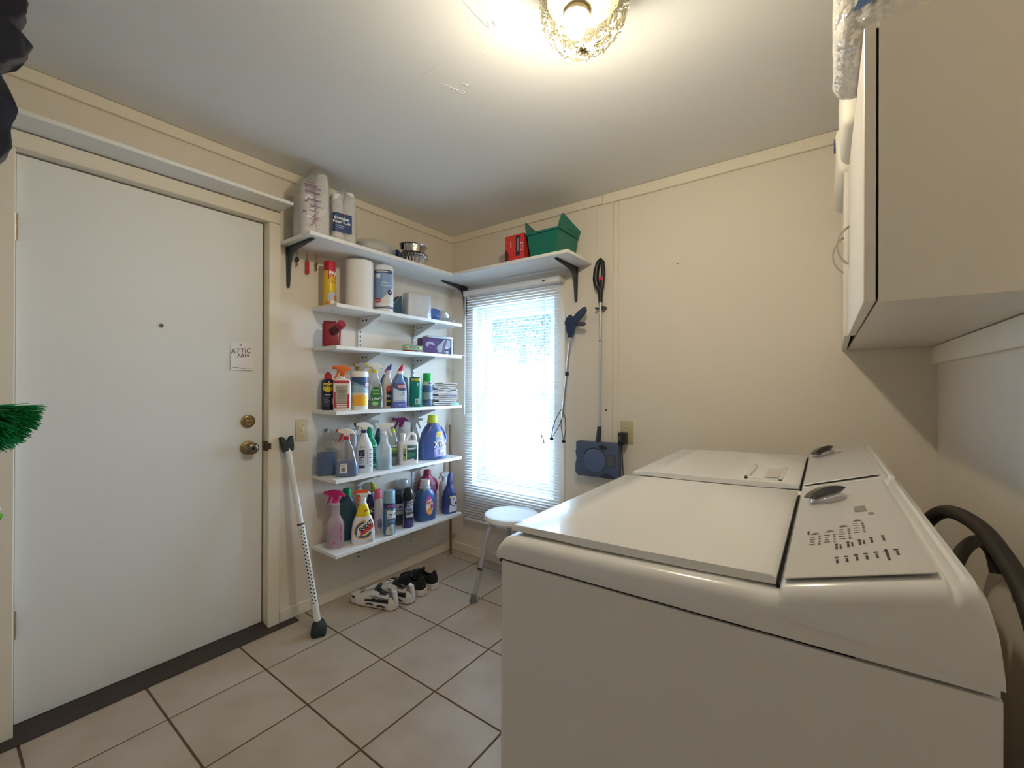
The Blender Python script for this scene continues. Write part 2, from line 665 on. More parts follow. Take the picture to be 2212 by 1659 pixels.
for hz in (1.74, 0.33):
    hb = mb(hm)
    for q in range(5):
        hb.cyl((-0.030, -2.156, hz + q * 0.019), (-0.030, -2.156, hz + q * 0.019 + 0.0175), 0.0065, seg=12)
    hb.box(-0.0385, -0.0372, -2.1525, -2.1480, hz, hz + 0.095)
    hb.build('hinge', d)
sp = mb(M('strike_bronze', '#5B4B36', 0.4, 0.8)).box(-0.036, 0.0155, -1.3235, -1.3222, 0.895, 0.945, 0.001, 1)
sp.box(0.0145, 0.0175, -1.3225, -1.309, 0.905, 0.935, 0.001, 1)
sp.build('strike_plate', d)

# note on the door
paper = M('note_paper', '#EDEBEE', 0.8)
n_ = thing('paper_note', 'small white handwritten note pinned to the door', 'note', (-0.0375, -1.4255, 1.302))
b = mb(paper)
g = []
for iz in range(7):
    for iy in range(7):
        y, z = -0.05 + iy * 0.1 / 6, iz * 0.135 / 6
        g.append((0.0008 + 0.010 * (1 - iz / 6) ** 2 * (0.4 + 0.6 * abs(iy / 6 - 0.3)), y, z + (0.002 if iy == 0 else 0)))
b.faces(g, [(r * 7 + c, r * 7 + c + 1, (r + 1) * 7 + c + 1, (r + 1) * 7 + c) for r in range(6) for c in range(6)])
pn = b.build('sheet', n_)
ink = K('4A4A52')
# the writing follows the sheet a hair above it
class Sheet(Flat):
    def point(self, u, v, off, tab):
        fz = max(0.0, min(1.0, v / 0.135))
        fy = (u + 0.05) / 0.1
        return Vector((0.0014 + 0.010 * (1 - fz) ** 2 * (0.4 + 0.6 * abs(fy - 0.3)) + off, u, v))
label(Sheet((0, 0, 0), (0, 1, 0), (0, 0, 1)), [txt(ink, 'ATTIC', 0.034, -0.005, 0.092, 6, 0, 0.25, 0.95), txt(ink, 'FAN', 0.026, 0.004, 0.070, 8, 0, 0.3, 1.1),
      (ink, rect(0.028, 0.0018, -0.028, 0.012)), (ink, rect(0.030, 0.0012, 0.002, 0.007)), (ink, rect(0.028, 0.0018, 0.032, 0.011))], n_, 'handwriting')
mb(blackp).ball((0.004, -0.004, 0.122), 0.0032, u=10, v=8).build('pushpin', n_)

# light switch
sw_m = M('almond_plastic', '#D2C29E', 0.4)
s_ = thing('light_switch', 'almond light switch on the wall beside the shelves', 'switch', (0.0, -1.144, 0.986))
mb(sw_m).box(0.0003, 0.006, -0.035, 0.035, -0.057, 0.057, 0.003, 2).build('plate', s_)
mb(K('E6DFCB')).prism([(0.004, -0.008), (0.0075, -0.012), (0.018, 0.006), (0.016, 0.010), (0.005, 0.010)], -0.0045, 0.0045, bev=0.001).build('toggle', s_)
for z in (-0.030, 0.030):
    mb(K('6B5F4A')).cyl((0.0055, 0, z), (0.0072, 0, z), 0.003, seg=10).build('screw', s_)

# window
wv = M('white_vinyl', '#E9ECEE', 0.35)
B = mb(wv)
B.box(0.2055, 0.2115, 0.0, 0.125, 0.5005, 1.7995)
B.box(0.8935, 0.8995, 0.0, 0.125, 0.5005, 1.7995)
B.box(0.212, 0.893, 0.0, 0.125, 1.793, 1.7995)
B.box(0.212, 0.893, 0.0, 0.125, 0.5005, 0.512)
B.box(0.212, 0.250, 0.06, 0.125, 0.5125, 1.7925, 0.002, 1)
B.box(0.855, 0.893, 0.06, 0.125, 0.5125, 1.7925, 0.002, 1)
B.box(0.2505, 0.8545, 0.06, 0.125, 1.762, 1.7925, 0.002, 1)
B.box(0.2505, 0.8545, 0.06, 0.125, 0.5125, 0.54, 0.002, 1)
win = struct(B, 'window_1')
glass = T('window_glass', '#F4F8FA', 0.93, 0.05, 0.0, tint='#F6FAFC')
def sash(y0, y1, z0, z1):
    x0, x1 = 0.2515, 0.8535
    w = 0.042
    B = mb(wv)
    B.box(x0, x0 + w, y0, y1, z0, z1, 0.003, 1)
    B.box(x1 - w, x1, y0, y1, z0, z1, 0.003, 1)
    B.box(x0 + w, x1 - w, y0, y1, z0, z0 + 0.045, 0.003, 1)
    B.box(x0 + w, x1 - w, y0, y1, z1 - 0.045, z1, 0.003, 1)
    o = B.build('sash', win)
    mb(glass).box(x0 + w, x1 - w, (y0 + y1) / 2 - 0.002, (y0 + y1) / 2 + 0.002, z0 + 0.045, z1 - 0.045).build('pane', o)
    return o
sash(0.098, 0.122, 1.15, 1.761)
lo = sash(0.068, 0.094, 0.541, 1.195)
B = mb(wv).box(0.50, 0.60, 0.058, 0.069, 1.196, 1.212, 0.003, 2)
B.build('sash_lock', win)

# venetian blind
bl = thing('venetian_blind', 'white slatted blind lowered over the window', 'blind', (0.57, -0.042, 0.0))
slat_m = M('white_slat', '#E6E7E8', 0.45)
HWB = 0.388
b = mb(slat_m).box(-HWB - 0.003, HWB + 0.003, -0.018, 0.018, 1.868, 1.907, 0.003, 1)
b.build('headrail', bl)
mb(M('headrail_bracket', '#CFCBC0', 0.5)).box(HWB + 0.001, HWB + 0.014, -0.019, 0.04, 1.866, 1.91, 0.002, 1).build('bracket', bl)
mb(M('headrail_bracket', '#CFCBC0', 0.5)).box(-HWB - 0.014, -HWB - 0.001, -0.019, 0.04, 1.866, 1.91, 0.002, 1).build('bracket', bl)
mb(K('6A5A3C')).box(0.27, 0.29, -0.0195, -0.017, 1.882, 1.892).build('cord_lock', bl)
th = radians(3)
pr = []
for k in range(6):
    q = -0.0125 + 0.025 * k / 5
    pr.append((q * cos(th), q * sin(th) + 0.0016 * (1 - (q / 0.0125) ** 2)))
prof = pr + [(y, z - 0.0005) for y, z in reversed(pr)]
sm = mb(slat_m).prism(prof, -HWB, HWB, axis='x').mesh('slat')
PITCHB = 0.0187
for k in range(84):
    o = link(bpy.data.objects.new('slat', sm))
    o.location = (0, 0, 0.298 + k * PITCHB)
    o.parent = bl
mb(slat_m).box(-HWB, HWB, -0.012, 0.012, 0.266, 0.284, 0.004, 2).build('bottom_rail', bl)
for x in (-0.29, 0.0, 0.27):
    b = mb(whitep)
    for y in (-0.0135, 0.0135):
        b.cyl((x, y, 0.28), (x, y, 1.868), 0.0007, seg=5)
    b.build('ladder_cord', bl)
for x, z in ((0.275, 0.925), (0.288, 0.895)):
    b = mb(whitep).cyl((x, -0.021, z), (x, -0.020, 1.87), 0.0009, seg=5)
    b.use(M('cord_tassel', '#C8CACB', 0.5)).tube([(x, -0.021, z - 0.024), (x, -0.021, z - 0.006), (x, -0.021, z + 0.002)], [.0055, .004, .0012], 10)
    b.build('pull_cord', bl)
mb(M('clear_wand', '#DADDE0', 0.2)).cyl((-0.375, -0.024, 1.87), (-0.378, -0.023, 1.02), 0.0032, seg=6).build('tilt_wand', bl)

# ------------------------------------------------------------------ outside the window
gr_m = M('pale_concrete', '#C2C6C8', 0.9, noise=(3, 0.4, '#B4B8BA'))
struct(mb(gr_m).box(-9, 9, 0.16, 16, -0.35, -0.25), 'ground_outside')
fol = M('foliage', '#5C6E6C', 0.7, noise=(2.5, 0.4, '#42524F'))
bark = M('bark', '#5C564E', 0.9)
def tree(x, y, h, r, lab, seed):
    t = thing('broadleaf_tree', lab, 'tree', (x, y, -0.25))
    mb(bark).tube([(0, 0, 0), (0.05, 0.02, h * 0.45), (0.0, 0.0, h * 0.8)], [0.16, 0.12, 0.05], 10).build('trunk', t)
    rnd = random.Random(seed)
    vs_, fs = [], []
    for k in range(15000):
        a, b_ = rnd.uniform(0, 2 * pi), rnd.gauss(0, 0.55)
        q = r * rnd.uniform(0.45, 1.0)
        c = Vector((q * cos(a) * cos(b_), q * sin(a) * cos(b_), h * 0.72 + q * 0.9 * sin(b_)))
        e1 = Vector((rnd.uniform(-1, 1), rnd.uniform(-1, 1), rnd.uniform(-1, 1))).normalized()
        e2 = e1.orthogonal().normalized()
        L = rnd.uniform(0.035, 0.07)
        n = len(vs_)
        vs_ += [c - e1 * L, c + e2 * L * 0.45, c + e1 * L, c - e2 * L * 0.45]
        fs.append((n, n + 1, n + 2, n + 3))
    b = mb(fol)
    b.faces(vs_, fs)
    o = b.build('foliage', t, 0)
    o['kind'] = 'stuff'
tree(-5.2, 8.4, 5.0, 1.9, 'leafy tree outside seen through the left half of the upper pane', 1)
tree(-1.1, 7.4, 4.6, 1.9, 'leafy tree outside seen through the right half of the upper pane', 2)
tree(-9.4, 9.6, 5.0, 1.9, 'leafy tree farthest along beyond the garden fence', 3)
pw = M('grey_white_painted_wood', '#8F9598', 0.6)
f_ = thing('slatted_fence', 'white slatted garden fence beyond the window', 'fence', (0, 4.6, -0.25))
for x in (-5.2, -3.4, -1.6, 0.2):
    mb(pw).box(x - 0.05, x + 0.05, -0.05, 0.05, 0, 1.98, 0.005, 1).build('post', f_)
for z in (0.35, 1.30):
    mb(pw).box(-5.2, 0.2, 0.05, 0.08, z, z + 0.09).build('rail', f_)
pk = mb(pw).box(-0.045, 0.045, 0.081, 0.099, 0.1, 1.9, 0.003, 1).mesh('picket')
for k in range(43):
    o = link(bpy.data.objects.new('picket', pk))
    o.location = (-5.12 + k * 0.125, 0, 0)
    o.parent = f_
c_ = thing('chain_link_gate', 'grey chain link gate with white post outside', 'gate', (-0.65, 2.3, -0.25))
mb(pw).tube([(0.0, 0, 0), (0.0, 0, 1.75)], 0.035, 14).build('post', c_)
fr = mb(M('galvanised_tube', '#AEB6BC', 0.4, 0.6))
for (p, q) in (((-1.0, 0, 0.1), (-1.0, 0, 1.72)), ((-1.0, 0, 0.1), (0.9, 0, 0.1)), ((-1.0, 0, 0.95), (0.9, 0, 0.95)), ((-0.35, 0, 0.1), (-0.35, 0, 1.6))):
    fr.cyl(p, q, 0.016, seg=10)
fr.build('frame', c_)
wi = mb(M('galvanised_tube', '#AEB6BC', 0.4, 0.6))
for k in range(-16, 44):
    for s in (1, -1):
        x0 = -1.0 + k * 0.06
        pts = []
        a, b_ = (x0, 0.1), (x0 + s * 1.5, 1.6)
        def clip(p, q):
            ts = [0.0, 1.0]
            for lim, sg in ((-1.0, 1), (0.9, -1)):
                dp, dq = sg * (p[0] - lim), sg * (q[0] - lim)
                if dp < 0 and dq < 0:
                    return None
                if dp < 0:
                    ts[0] = max(ts[0], dp / (dp - dq))
                elif dq < 0:
                    ts[1] = min(ts[1], dp / (dp - dq))
            if ts[0] >= ts[1]:
                return None
            L = lambda t: (p[0] + (q[0] - p[0]) * t, 0.004 * s, p[1] + (q[1] - p[1]) * t)
            return L(ts[0]), L(ts[1])
        r = clip(a, b_)
        if r:
            wi.cyl(r[0], r[1], 0.0022, seg=4, cap=False)
wm = wi.build('wire_mesh', c_)
wm['kind'] = 'stuff'

# ------------------------------------------------------------------ ceiling lamp
LX, LY, LZ, LR = 1.774, -1.35, 2.20, 0.110
lamp = thing('ceiling_lamp', 'lit globe ceiling lamp of pressed star pattern glass', 'lamp', (LX, LY, LZ))
mb(M('lamp_fitter_white', '#D8D2C4', 0.4)).loft([(0.098, .062, .062), (0.104, .066, .066), (0.125, .070, .070), (0.144, .074, .074)], 32).build('fitter', lamp)
def globe():
    import numpy as np
    nu, nv = 220, 130
    # star centres spread over the globe
    N = 62
    ga = pi * (3 - sqrt(5))
    cs = []
    for k in range(N):
        zz = -1 + 2 * (k + 0.5) / N
        rr = sqrt(max(0, 1 - zz * zz))
        cs.append((rr * cos(k * ga), rr * sin(k * ga), zz))
    cs.append((0, 0, -1.0))
    cs = np.array(cs)
    cs = np.array([c for c in cs if c[2] < -0.98 or c[2] > -0.93])
    tv = np.linspace(0.0005, radians(152), nv)         # polar angle from the bottom; open towards the fitter
    tu = np.linspace(0, 2 * pi, nu, endpoint=False)
    V, U = np.meshgrid(tv, tu, indexing='ij')
    P = np.stack([np.sin(V) * np.cos(U), np.sin(V) * np.sin(U), -np.cos(V)], -1).reshape(-1, 3)
    dots = P @ cs.T
    idx = dots.argmax(1)
    C = cs[idx]
    d = np.arccos(np.clip(dots.max(1), -1, 1))
    ref = np.where(np.abs(C[:, 2:3]) > 0.95, np.array([[1.0, 0, 0]]), np.array([[0, 0, 1.0]]))
    e1 = np.cross(C, ref)
    e1 /= np.linalg.norm(e1, axis=1, keepdims=True)
    e2 = np.cross(C, e1)
    a = np.arctan2((P * e2).sum(1), (P * e1).sum(1))
    big = C[:, 2] < -0.98
    n = np.where(big, 18, 10)
    w = np.clip(d / 0.03, 0, 1) * np.clip(1.15 - d / np.where(big, 0.36, 0.30), 0, 1)
    h = 0.0050 * w * np.cos(n * a)
    Q = P * (LR + h)[:, None]
    vs_ = [tuple(q) for q in Q]
    fs = []
    for i in range(nv - 1):
        for j in range(nu):
            k = (j + 1) % nu
            fs.append((i * nu + j, i * nu + k, (i + 1) * nu + k, (i + 1) * nu + j))
    me = bpy.data.meshes.new('globe')
    me.from_pydata(vs_, [], fs)
    me.shade_smooth()
    me.materials.append(globe_m)
    o = link(bpy.data.objects.new('glass_globe', me))
    o.parent = lamp
globe_m = T('pressed_glass', '#F3E6B8', 0.86, 0.06, 0.05, tint='#FBF5E0')
gm = globe_m.node_tree
for nd in list(gm.nodes):
    if nd.type == 'BSDF_DIFFUSE':
        tl = gm.nodes.new('ShaderNodeBsdfTranslucent')
        tl.inputs['Color'].default_value = (0.012, 0.0105, 0.006, 1)
        for l in list(nd.outputs[0].links):
            gm.links.new(tl.outputs[0], l.to_socket)
        gm.nodes.remove(nd)
lw = gm.nodes.new('ShaderNodeLayerWeight')
lw.inputs['Blend'].default_value = 0.45
mr = gm.nodes.new('ShaderNodeMapRange')
mr.inputs['From Min'].default_value = 0.0
mr.inputs['From Max'].default_value = 0.7
mr.inputs['To Min'].default_value = 0.95
mr.inputs['To Max'].default_value = 0.30
gm.links.new(lw.outputs['Facing'], mr.inputs['Value'])
for nd in gm.nodes:
    if nd.type == 'MIX_SHADER' and abs(nd.inputs[0].default_value - 0.86) < 1e-4:
        gm.links.new(mr.outputs['Result'], nd.inputs[0])
globe()
bm_ = bpy.data.materials.new('lit_bulb')
bm_.use_nodes = True
bb = bm_.node_tree.nodes['Principled BSDF']
bb.inputs['Base Color'].default_value = (1, 1, 1, 1)
bb.inputs['Emission Color'].default_value = (1.0, 0.94, 0.86, 1)
bb.inputs['Emission Strength'].default_value = BULB
b = mb(bm_).loft([(-0.062, .003, .003), (-0.059, .013, .013), (-0.051, .022, .022), (-0.038, .0285, .0285), (-0.022, .0300, .0300), (-0.008, .0290, .0290)], 24)
b.xf(Matrix.Translation((-0.030, 0.022, 0.015)) @ Matrix.Rotation(radians(5), 4, 'Y'))
b.build('bulb', lamp)
b = mb(whitep).loft([(-0.0079, .0335, .0335), (-0.002, .0335, .0335), (0.020, .024, .024), (0.038, .0140, .0140)], 24)
b.xf(Matrix.Translation((-0.030, 0.022, 0.015)) @ Matrix.Rotation(radians(5), 4, 'Y'))
b.build('bulb_shield_collar', lamp)  # opaque collar flared to hold bulb light off the ceiling
b = mb(M('shield_pan_brass', '#6E6040', 0.5)).loft([(0.020, .092, .092), (0.0215, .092, .092), (0.060, .050, .050), (0.098, .050, .050)], 40)
b.build('light_shield_pan', lamp)  # added pan, shields the ceiling around the lamp from the bulb
b = mb(alum).loft([(0.038, .0135, .0135), (0.062, .0135, .0135), (0.066, .019, .019), (0.10, .019, .019)], 20)
b.xf(Matrix.Translation((-0.030, 0.022, 0.015)) @ Matrix.Rotation(radians(5), 4, 'Y'))
b.build('socket', lamp)

# ------------------------------------------------------------------ shelves
wallb = M('white_bracket', '#DCDEE0', 0.4)
slot_m = M('slot_dark', '#1B1B1C', 0.8)
for yy, lb in ((-0.797, 'white slotted standard on the left wall, the one nearer the door'), (-0.372, 'white slotted standard on the left wall, the one nearer the window')):
    t = thing('shelf_standard', lb, 'shelf standard', (0, yy, 0), group='slotted shelf standards')
    b = mb(wallb)
    b.box(0.0003, 0.010, -0.0125, 0.0125, 0.17, 1.86, 0.001, 1)
    b.build('rail', t)
    b = mb(slot_m)
    for k in range(64):
        z = 0.19 + k * 0.026
        for s in (-1, 1):
            b.box(0.0098, 0.0106, s * 0.006 - 0.0018, s * 0.006 + 0.0018, z, z + 0.014)
    o = b.build('slots', t, 0)
    o['kind'] = 'stuff'
SHELVES = [(1.655, 'uppermost of five white shelves on slotted brackets, holding paper towel rolls'),
           (1.436, 'white bracket shelf holding the red jug and a purple box'),
           (1.093, 'white bracket shelf at eye level, with toilet cleaners and folded cloths'),
           (0.737, 'white bracket shelf holding blue window cleaner and a blue detergent jug'),
           (0.349, 'lowest white bracket shelf, above the pairs of shoes')]
for z, lb in SHELVES:
    t = thing('wall_shelf', lb, 'shelf', (0, 0, z), group='white shelves on slotted brackets')
    mb(shelfm).box(0.012, 0.240, -1.090, -0.143, -0.0195, 0, 0.0015, 1).build('board', t)
    for yy in (-0.797, -0.372):
        b = mb(wallb)
        b.prism([(0.0108, -0.0205), (0.215, -0.0205), (0.218, -0.030), (0.185, -0.036), (0.0108, -0.098)], yy - 0.0062, yy + 0.0062, bev=0.001, seg=1)
        b.use(slot_m)
        for x in (0.040, 0.075):
            b.box(x, x + 0.016, yy - 0.0068, yy - 0.0062, -0.045, -0.037)
        b.build('bracket', t)

def iron_bracket(B, mat):
    """L bracket: arm along +x under the board, leg down the wall at x=0"""
    b2 = mb(iron)
    b2.prism([(0.0015, -0.0005), (0.252, -0.0005), (0.258, -0.004), (0.252, -0.010), (0.10, -0.026), (0.055, -0.045), (0.034, -0.085), (0.021, -0.205), (0.014, -0.214), (0.006, -0.214), (0.0015, -0.205)], -0.003, 0.003, bev=0.001, seg=1)
    b2.box(0.0012, 0.25, -0.011, 0.011, -0.004, -0.0006, 0.001, 1)
    b2.prism([(-0.013, -0.001), (0.013, -0.001), (0.008, -0.205), (0.004, -0.213), (-0.004, -0.213), (-0.008, -0.205)], 0.0012, 0.005, axis='x', bev=0.001, seg=1)
    b2.xf(mat)
    return b2
t = thing('upper_shelf', 'long white board shelf near the ceiling along the door wall', 'shelf', (0, 0, 1.970))
mb(shelfm).box(0.001, 0.290, -1.262, -0.003, -0.0185, 0, 0.0015, 1).build('board', t)
iron_bracket(None, Matrix.Translation((0, -1.222, -0.0190))).build('bracket', t)
t = thing('upper_shelf', 'shorter white board shelf near the ceiling, over the window', 'shelf', (0, 0, 1.970))
mb(shelfm).box(0.2915, 1.153, -0.298, -0.001, -0.0185, 0, 0.0015, 1).build('board', t)
for x in (0.147, 1.050):
    iron_bracket(None, Matrix.Translation((x, 0, -0.0190)) @ Matrix.Rotation(radians(-90), 4, 'Z')).build('bracket', t)
t = thing('door_shelf', 'narrow white shelf running over the door', 'shelf', (0, 0, 2.133))
mb(shelfm).box(0.001, 0.150, -2.45, -1.268, -0.016, 0, 0.0015, 1).build('board', t)
for y in (-1.735, -1.335):
    b = mb(galv)
    b.tube([(0.03, y - 0.006, 0.001), (0.006, y - 0.006, 0.003), (0.0028, y - 0.006, 0.05), (0.0028, y + 0.0, 0.058), (0.0028, y + 0.006, 0.05), (0.006, y + 0.006, 0.003), (0.03, y + 0.006, 0.001)], 0.0018, 6)
    b.build('wire_clip', t)

# ------------------------------------------------------------------ washing machine and dryer
silver = M('silver_console', '#C6C2BE', 0.38, 0.15)
print_m = M('console_print', '#6A5B4C', 0.6)
print_d = M('console_print_dark', '#3F342B', 0.6)
XF, XB = 1.724, 2.434
def machine(name, lab, y0, y1, washer):
    t = thing(name, lab, 'dryer' if not washer else 'washing machine', (XF, y0, 0))
    D, Wd = XB - XF, y1 - y0
    # cabinet with rounded front corners
    b = mb(whitem)
    r = 0.028
    pl = []
    for cx, cy_, a0 in ((r, r, 180), (D, 0, None), (D, Wd, None), (r, Wd - r, 90)):
        if a0 is None:
            pl.append((cx, cy_))
        else:
            for k in range(7):
                a = radians(a0 + 90 * k / 6)
                pl.append((cx + r * cos(a), cy_ + r * sin(a)))
    sl = 0.014 / D
    nb = len(pl)
    vs_ = [(x, y, 0.022) for x, y in pl] + [(x, y, 0.8735 + x * sl) for x, y in pl]
    b.faces(vs_, [list(range(nb)), list(range(nb, 2 * nb))] + [(k, (k + 1) % nb, nb + (k + 1) % nb, nb + k) for k in range(nb)])
    b.build('cabinet', t)
    # dark box, shade of the gap put into its colour
    mb(darkm).box(0.006, D - 0.006, 0.006, Wd - 0.006, 0.868, 0.885).build('seam_shade', t)
    for fx in (0.05, D - 0.05):
        for fy in (0.05, Wd - 0.05):
            mb(blackp).cyl((fx, fy, 0), (fx, fy, 0.024), 0.02, seg=12).build('foot', t)
    # rounded top deck
    def round_prism(pts, y0, y1, r, mat, name, flat=()):
        b = mb(mat)
        st = [(y0 + r * (1 - cos(radians(a))), r * (1 - sin(radians(a)))) for a in (0, 18, 36, 54, 72, 90)]
        st += [(y1 - r * (1 - cos(radians(a))), r * (1 - sin(radians(a)))) for a in (90, 72, 54, 36, 18, 0)]
        rows = []
        for y, dz in st:
            rows.append([b.bm.verts.new((x, y, z - (dz if t_ else 0))) for x, z, t_ in pts])
        n = len(pts)
        for a_, c_ in zip(rows, rows[1:]):
            for k in range(n):
                b.bm.faces.new((a_[k], a_[(k + 1) % n], c_[(k + 1) % n], c_[k]))
        b.bm.faces.new(rows[0])
        b.bm.faces.new(rows[-1])
        return b.build(name, t, 32)
    top = [(0.001, 0.878, 0), (0.0005, 0.890, 0), (0.0015, 0.9025, 0.6), (0.011, 0.9145, 1), (0.022, 0.9200, 1), (0.040, 0.9225, 1), (0.15, 0.9265, 1), (0.25, 0.930, 1), (0.44, 0.940, 1), (0.52, 0.942, 1), (D - 0.002, 0.942, 1), (D - 0.002, 0.8925, 0)]
    round_prism([(x, z, 1 if w_ else 0) for x, z, w_ in top], 0.0, Wd, 0.022, whitem, 'top_deck')
    # console at the back
    end = [(0.500, 0.915, 0), (0.4995, 0.950, 1), (0.503, 0.957, 1), (0.512, 0.960, 1), (0.662, 1.0065, 1), (0.6665, 1.0065, 1), (0.6695, 0.999, 1), (0.673, 0.998, 1), (0.676, 1.001, 1), (0.679, 1.0105, 1), (0.684, 1.0125, 1), (0.692, 1.010, 1), (0.701, 0.993, 1), (0.708, 0.965, 1), (0.7115, 0.935, 1), (0.712, 0.900, 0), (0.66, 0.905, 0)]
    round_prism(end, -0.0012, Wd + 0.0012, 0.026, whitem, 'console')
    pa = [(0.505, 0.9615), (0.661, 1.0105), (0.6605, 1.0125), (0.504, 0.9635)]
    b = mb(silver).prism(pa, 0.017, Wd - 0.017, bev=0.001, seg=1)
    b.build('control_panel', t, 40)
    # lid
    lid = [(0.017, 0.9275), (0.014, 0.933), (0.022, 0.9405), (0.10, 0.944), (0.30, 0.950), (0.46, 0.9575), (0.488, 0.9595), (0.494, 0.956), (0.494, 0.945), (0.40, 0.940), (0.20, 0.932)]
    b = mb(whitem).prism(lid, 0.030, Wd - 0.030, bev=0.004, seg=3)
    lo_ = b.build('lid', t, 40)
    mb(darkm).box(0.4945, 0.4995, 0.032, Wd - 0.032, 0.938, 0.948).build('lid_gap_shade', t)  # dark strip, colours in the shade between lid and console
    # print laid on the panel
    sl2 = (1.0125 - 0.9635) / (0.6605 - 0.504)
    o3 = Vector((0.504, 0.0, 0.9640))
    ux = Vector((1, 0, sl2)).normalized()
    P = lambda x, y, h=0.0: o3 + ux * ((x - 0.504) / ux.x) + Vector((0, y, 0)) + Vector((-ux.z, 0, ux.x)) * h
    def mark(B, x, y, wx, wy, h=0.0002):
        pts = [P(x - wx / 2, y - wy / 2, h), P(x + wx / 2, y - wy / 2, h), P(x + wx / 2, y + wy / 2, h), P(x - wx / 2, y + wy / 2, h)]
        B.faces([tuple(p) for p in pts], [(0, 1, 2, 3)])
    return t, P, mark, Wd
wt, P, mark, Wd = machine('washing_machine', 'white top loading washing machine in the foreground', -1.638, -0.950, True)
yw = -1.638
# knob: clear skirt and dark chrome grip
kc = P(0.556, 0.488)
nrm = (P(0.556, 0.488, 1) - kc)
ax_x = (P(0.6, 0.2) - P(0.5, 0.2)).normalized()
R3 = Matrix((ax_x, Vector((0, 1, 0)), nrm.normalized())).transposed().to_4x4()
b = mb(T('clear_knob_skirt', '#D9D2D8', 0.75, 0.14, 0.05)).loft([(0.0005, .034, .034), (.004, .035, .035), (.010, .031, .031), (.012, .028, .028)], 32)
b.xf(Matrix.Translation(kc) @ R3)
b.build('knob_skirt', wt)
def grip(parent, c, ang, L, m):
    b = mb(m)
    pts = []
    n = 9
    for k in range(n):
        q = -L + 2 * L * k / (n - 1)
        pts.append((q, 0.0195 + 0.010 * (1 - (q / L) ** 2)))
    poly = [(-L, 0.016), (-L * .5, 0.007), (L * .5, 0.007), (L, 0.016)] + list(reversed(pts))
    b.prism(poly, -0.0085, 0.0085, bev=0.003, seg=2)
    b.xf(Matrix.Translation(c) @ R3 @ Matrix.Rotation(radians(ang), 4, 'Z'))
    b.build('knob_grip', parent)
dchrome = M('dark_chrome', '#6E6E6C', 0.16, 1.0)
grip(wt, kc, 41, 0.046, dchrome)
b = mb(M('grey_display', '#77776C', 0.3))
mark(b, 0.606, 0.375, 0.018, 0.045, 0.0004)
b.build('display', wt, 0)
b = mb(print_m)
rnd = random.Random(3)
for cx, n0, yb in ((0.540, 4, 0.205), (0.560, 4, 0.212), (0.580, 5, 0.238), (0.600, 5, 0.268)):
    for k in range(n0):
        mark(b, cx + 0.004, yb - k * 0.0135, 0.0032, 0.0055)
        mark(b, cx - 0.006, yb - k * 0.0135, 0.009 * rnd.uniform(0.6, 1), 0.003)
    mark(b, cx - 0.002, yb + 0.018, 0.012, 0.003)
    mark(b, cx - 0.002, yb + 0.025, 0.008, 0.003)
b.use(print_d)
for k in range(5):
    x, y = 0.566 + k * 0.0145, 0.155 + k * 0.007
    mark(b, x, y, 0.004, 0.006)
    mark(b, x, y - 0.016, 0.0028, 0.017)
    if k < 3:
        mark(b, x + 0.005, y - 0.012, 0.0024, 0.02)
for k in range(7):
    x, y = 0.565 + k * 0.0112, 0.090 + k * 0.0035
    mark(b, x, y, 0.0048, 0.005)
    mark(b, x + 0.0006, y - 0.016, 0.003, 0.016 + (0.03 if k == 5 else 0))
mark(b, 0.5275, 0.235, 0.003, 0.02)
b.use(M('print_mark', '#A08C78', 0.6))
mark(b, 0.620, 0.332, 0.008, 0.016)
b.build('console_print', wt, 0)['kind'] = 'stuff'
dt, P, mark, Wd = machine('clothes_dryer', 'white dryer standing between the washing machine and the window wall', -0.928, -0.240, False)
kc = P(0.548, 0.57)
b = mb(T('clear_knob_skirt', '#C9C0C8')).loft([(0.0005, .036, .036), (.004, .037, .037), (.010, .033, .033), (.012, .030, .030)], 28)
b.xf(Matrix.Translation(kc) @ R3)
b.build('knob_skirt', dt)
grip(dt, kc, 64, 0.066, dchrome)
b = mb(print_d)
mark(b, 0.585, 0.565, 0.02, 0.008)
mark(b, 0.597, 0.572, 0.006, 0.006)
b.build('console_print', dt, 0)
# framed pull on the dryer lid; recess shade is a flat tinted face
b = mb(whitem)
hx0, hx1, hy0, hy1 = 0.352, 0.450, 0.065, 0.305
zt = lambda x: 0.950 + (x - 0.30) * 0.0075 / 0.16
for (x0, x1, y0, y1) in ((hx0, hx1, hy0, hy0 + 0.012), (hx0, hx1, hy1 - 0.012, hy1), (hx0, hx0 + 0.010, hy0, hy1), (hx1 - 0.010, hx1, hy0, hy1)):
    b.box(x0, x1, y0, y1, zt(hx0) - 0.004, zt(hx1) + 0.0022, 0.001, 1)
b.build('handle_frame', dt)
b = mb(M('handle_recess_shade', '#CFC6BC', 0.4))
b.faces([(0.400, 0.10, zt(0.400) + 0.0018), (0.438, 0.10, zt(0.438) + 0.0016), (0.438, 0.27, zt(0.438) + 0.0016), (0.400, 0.27, zt(0.400) + 0.0018)], [(0, 1, 2, 3)])
b.build('handle_pocket_shade', dt, 0)

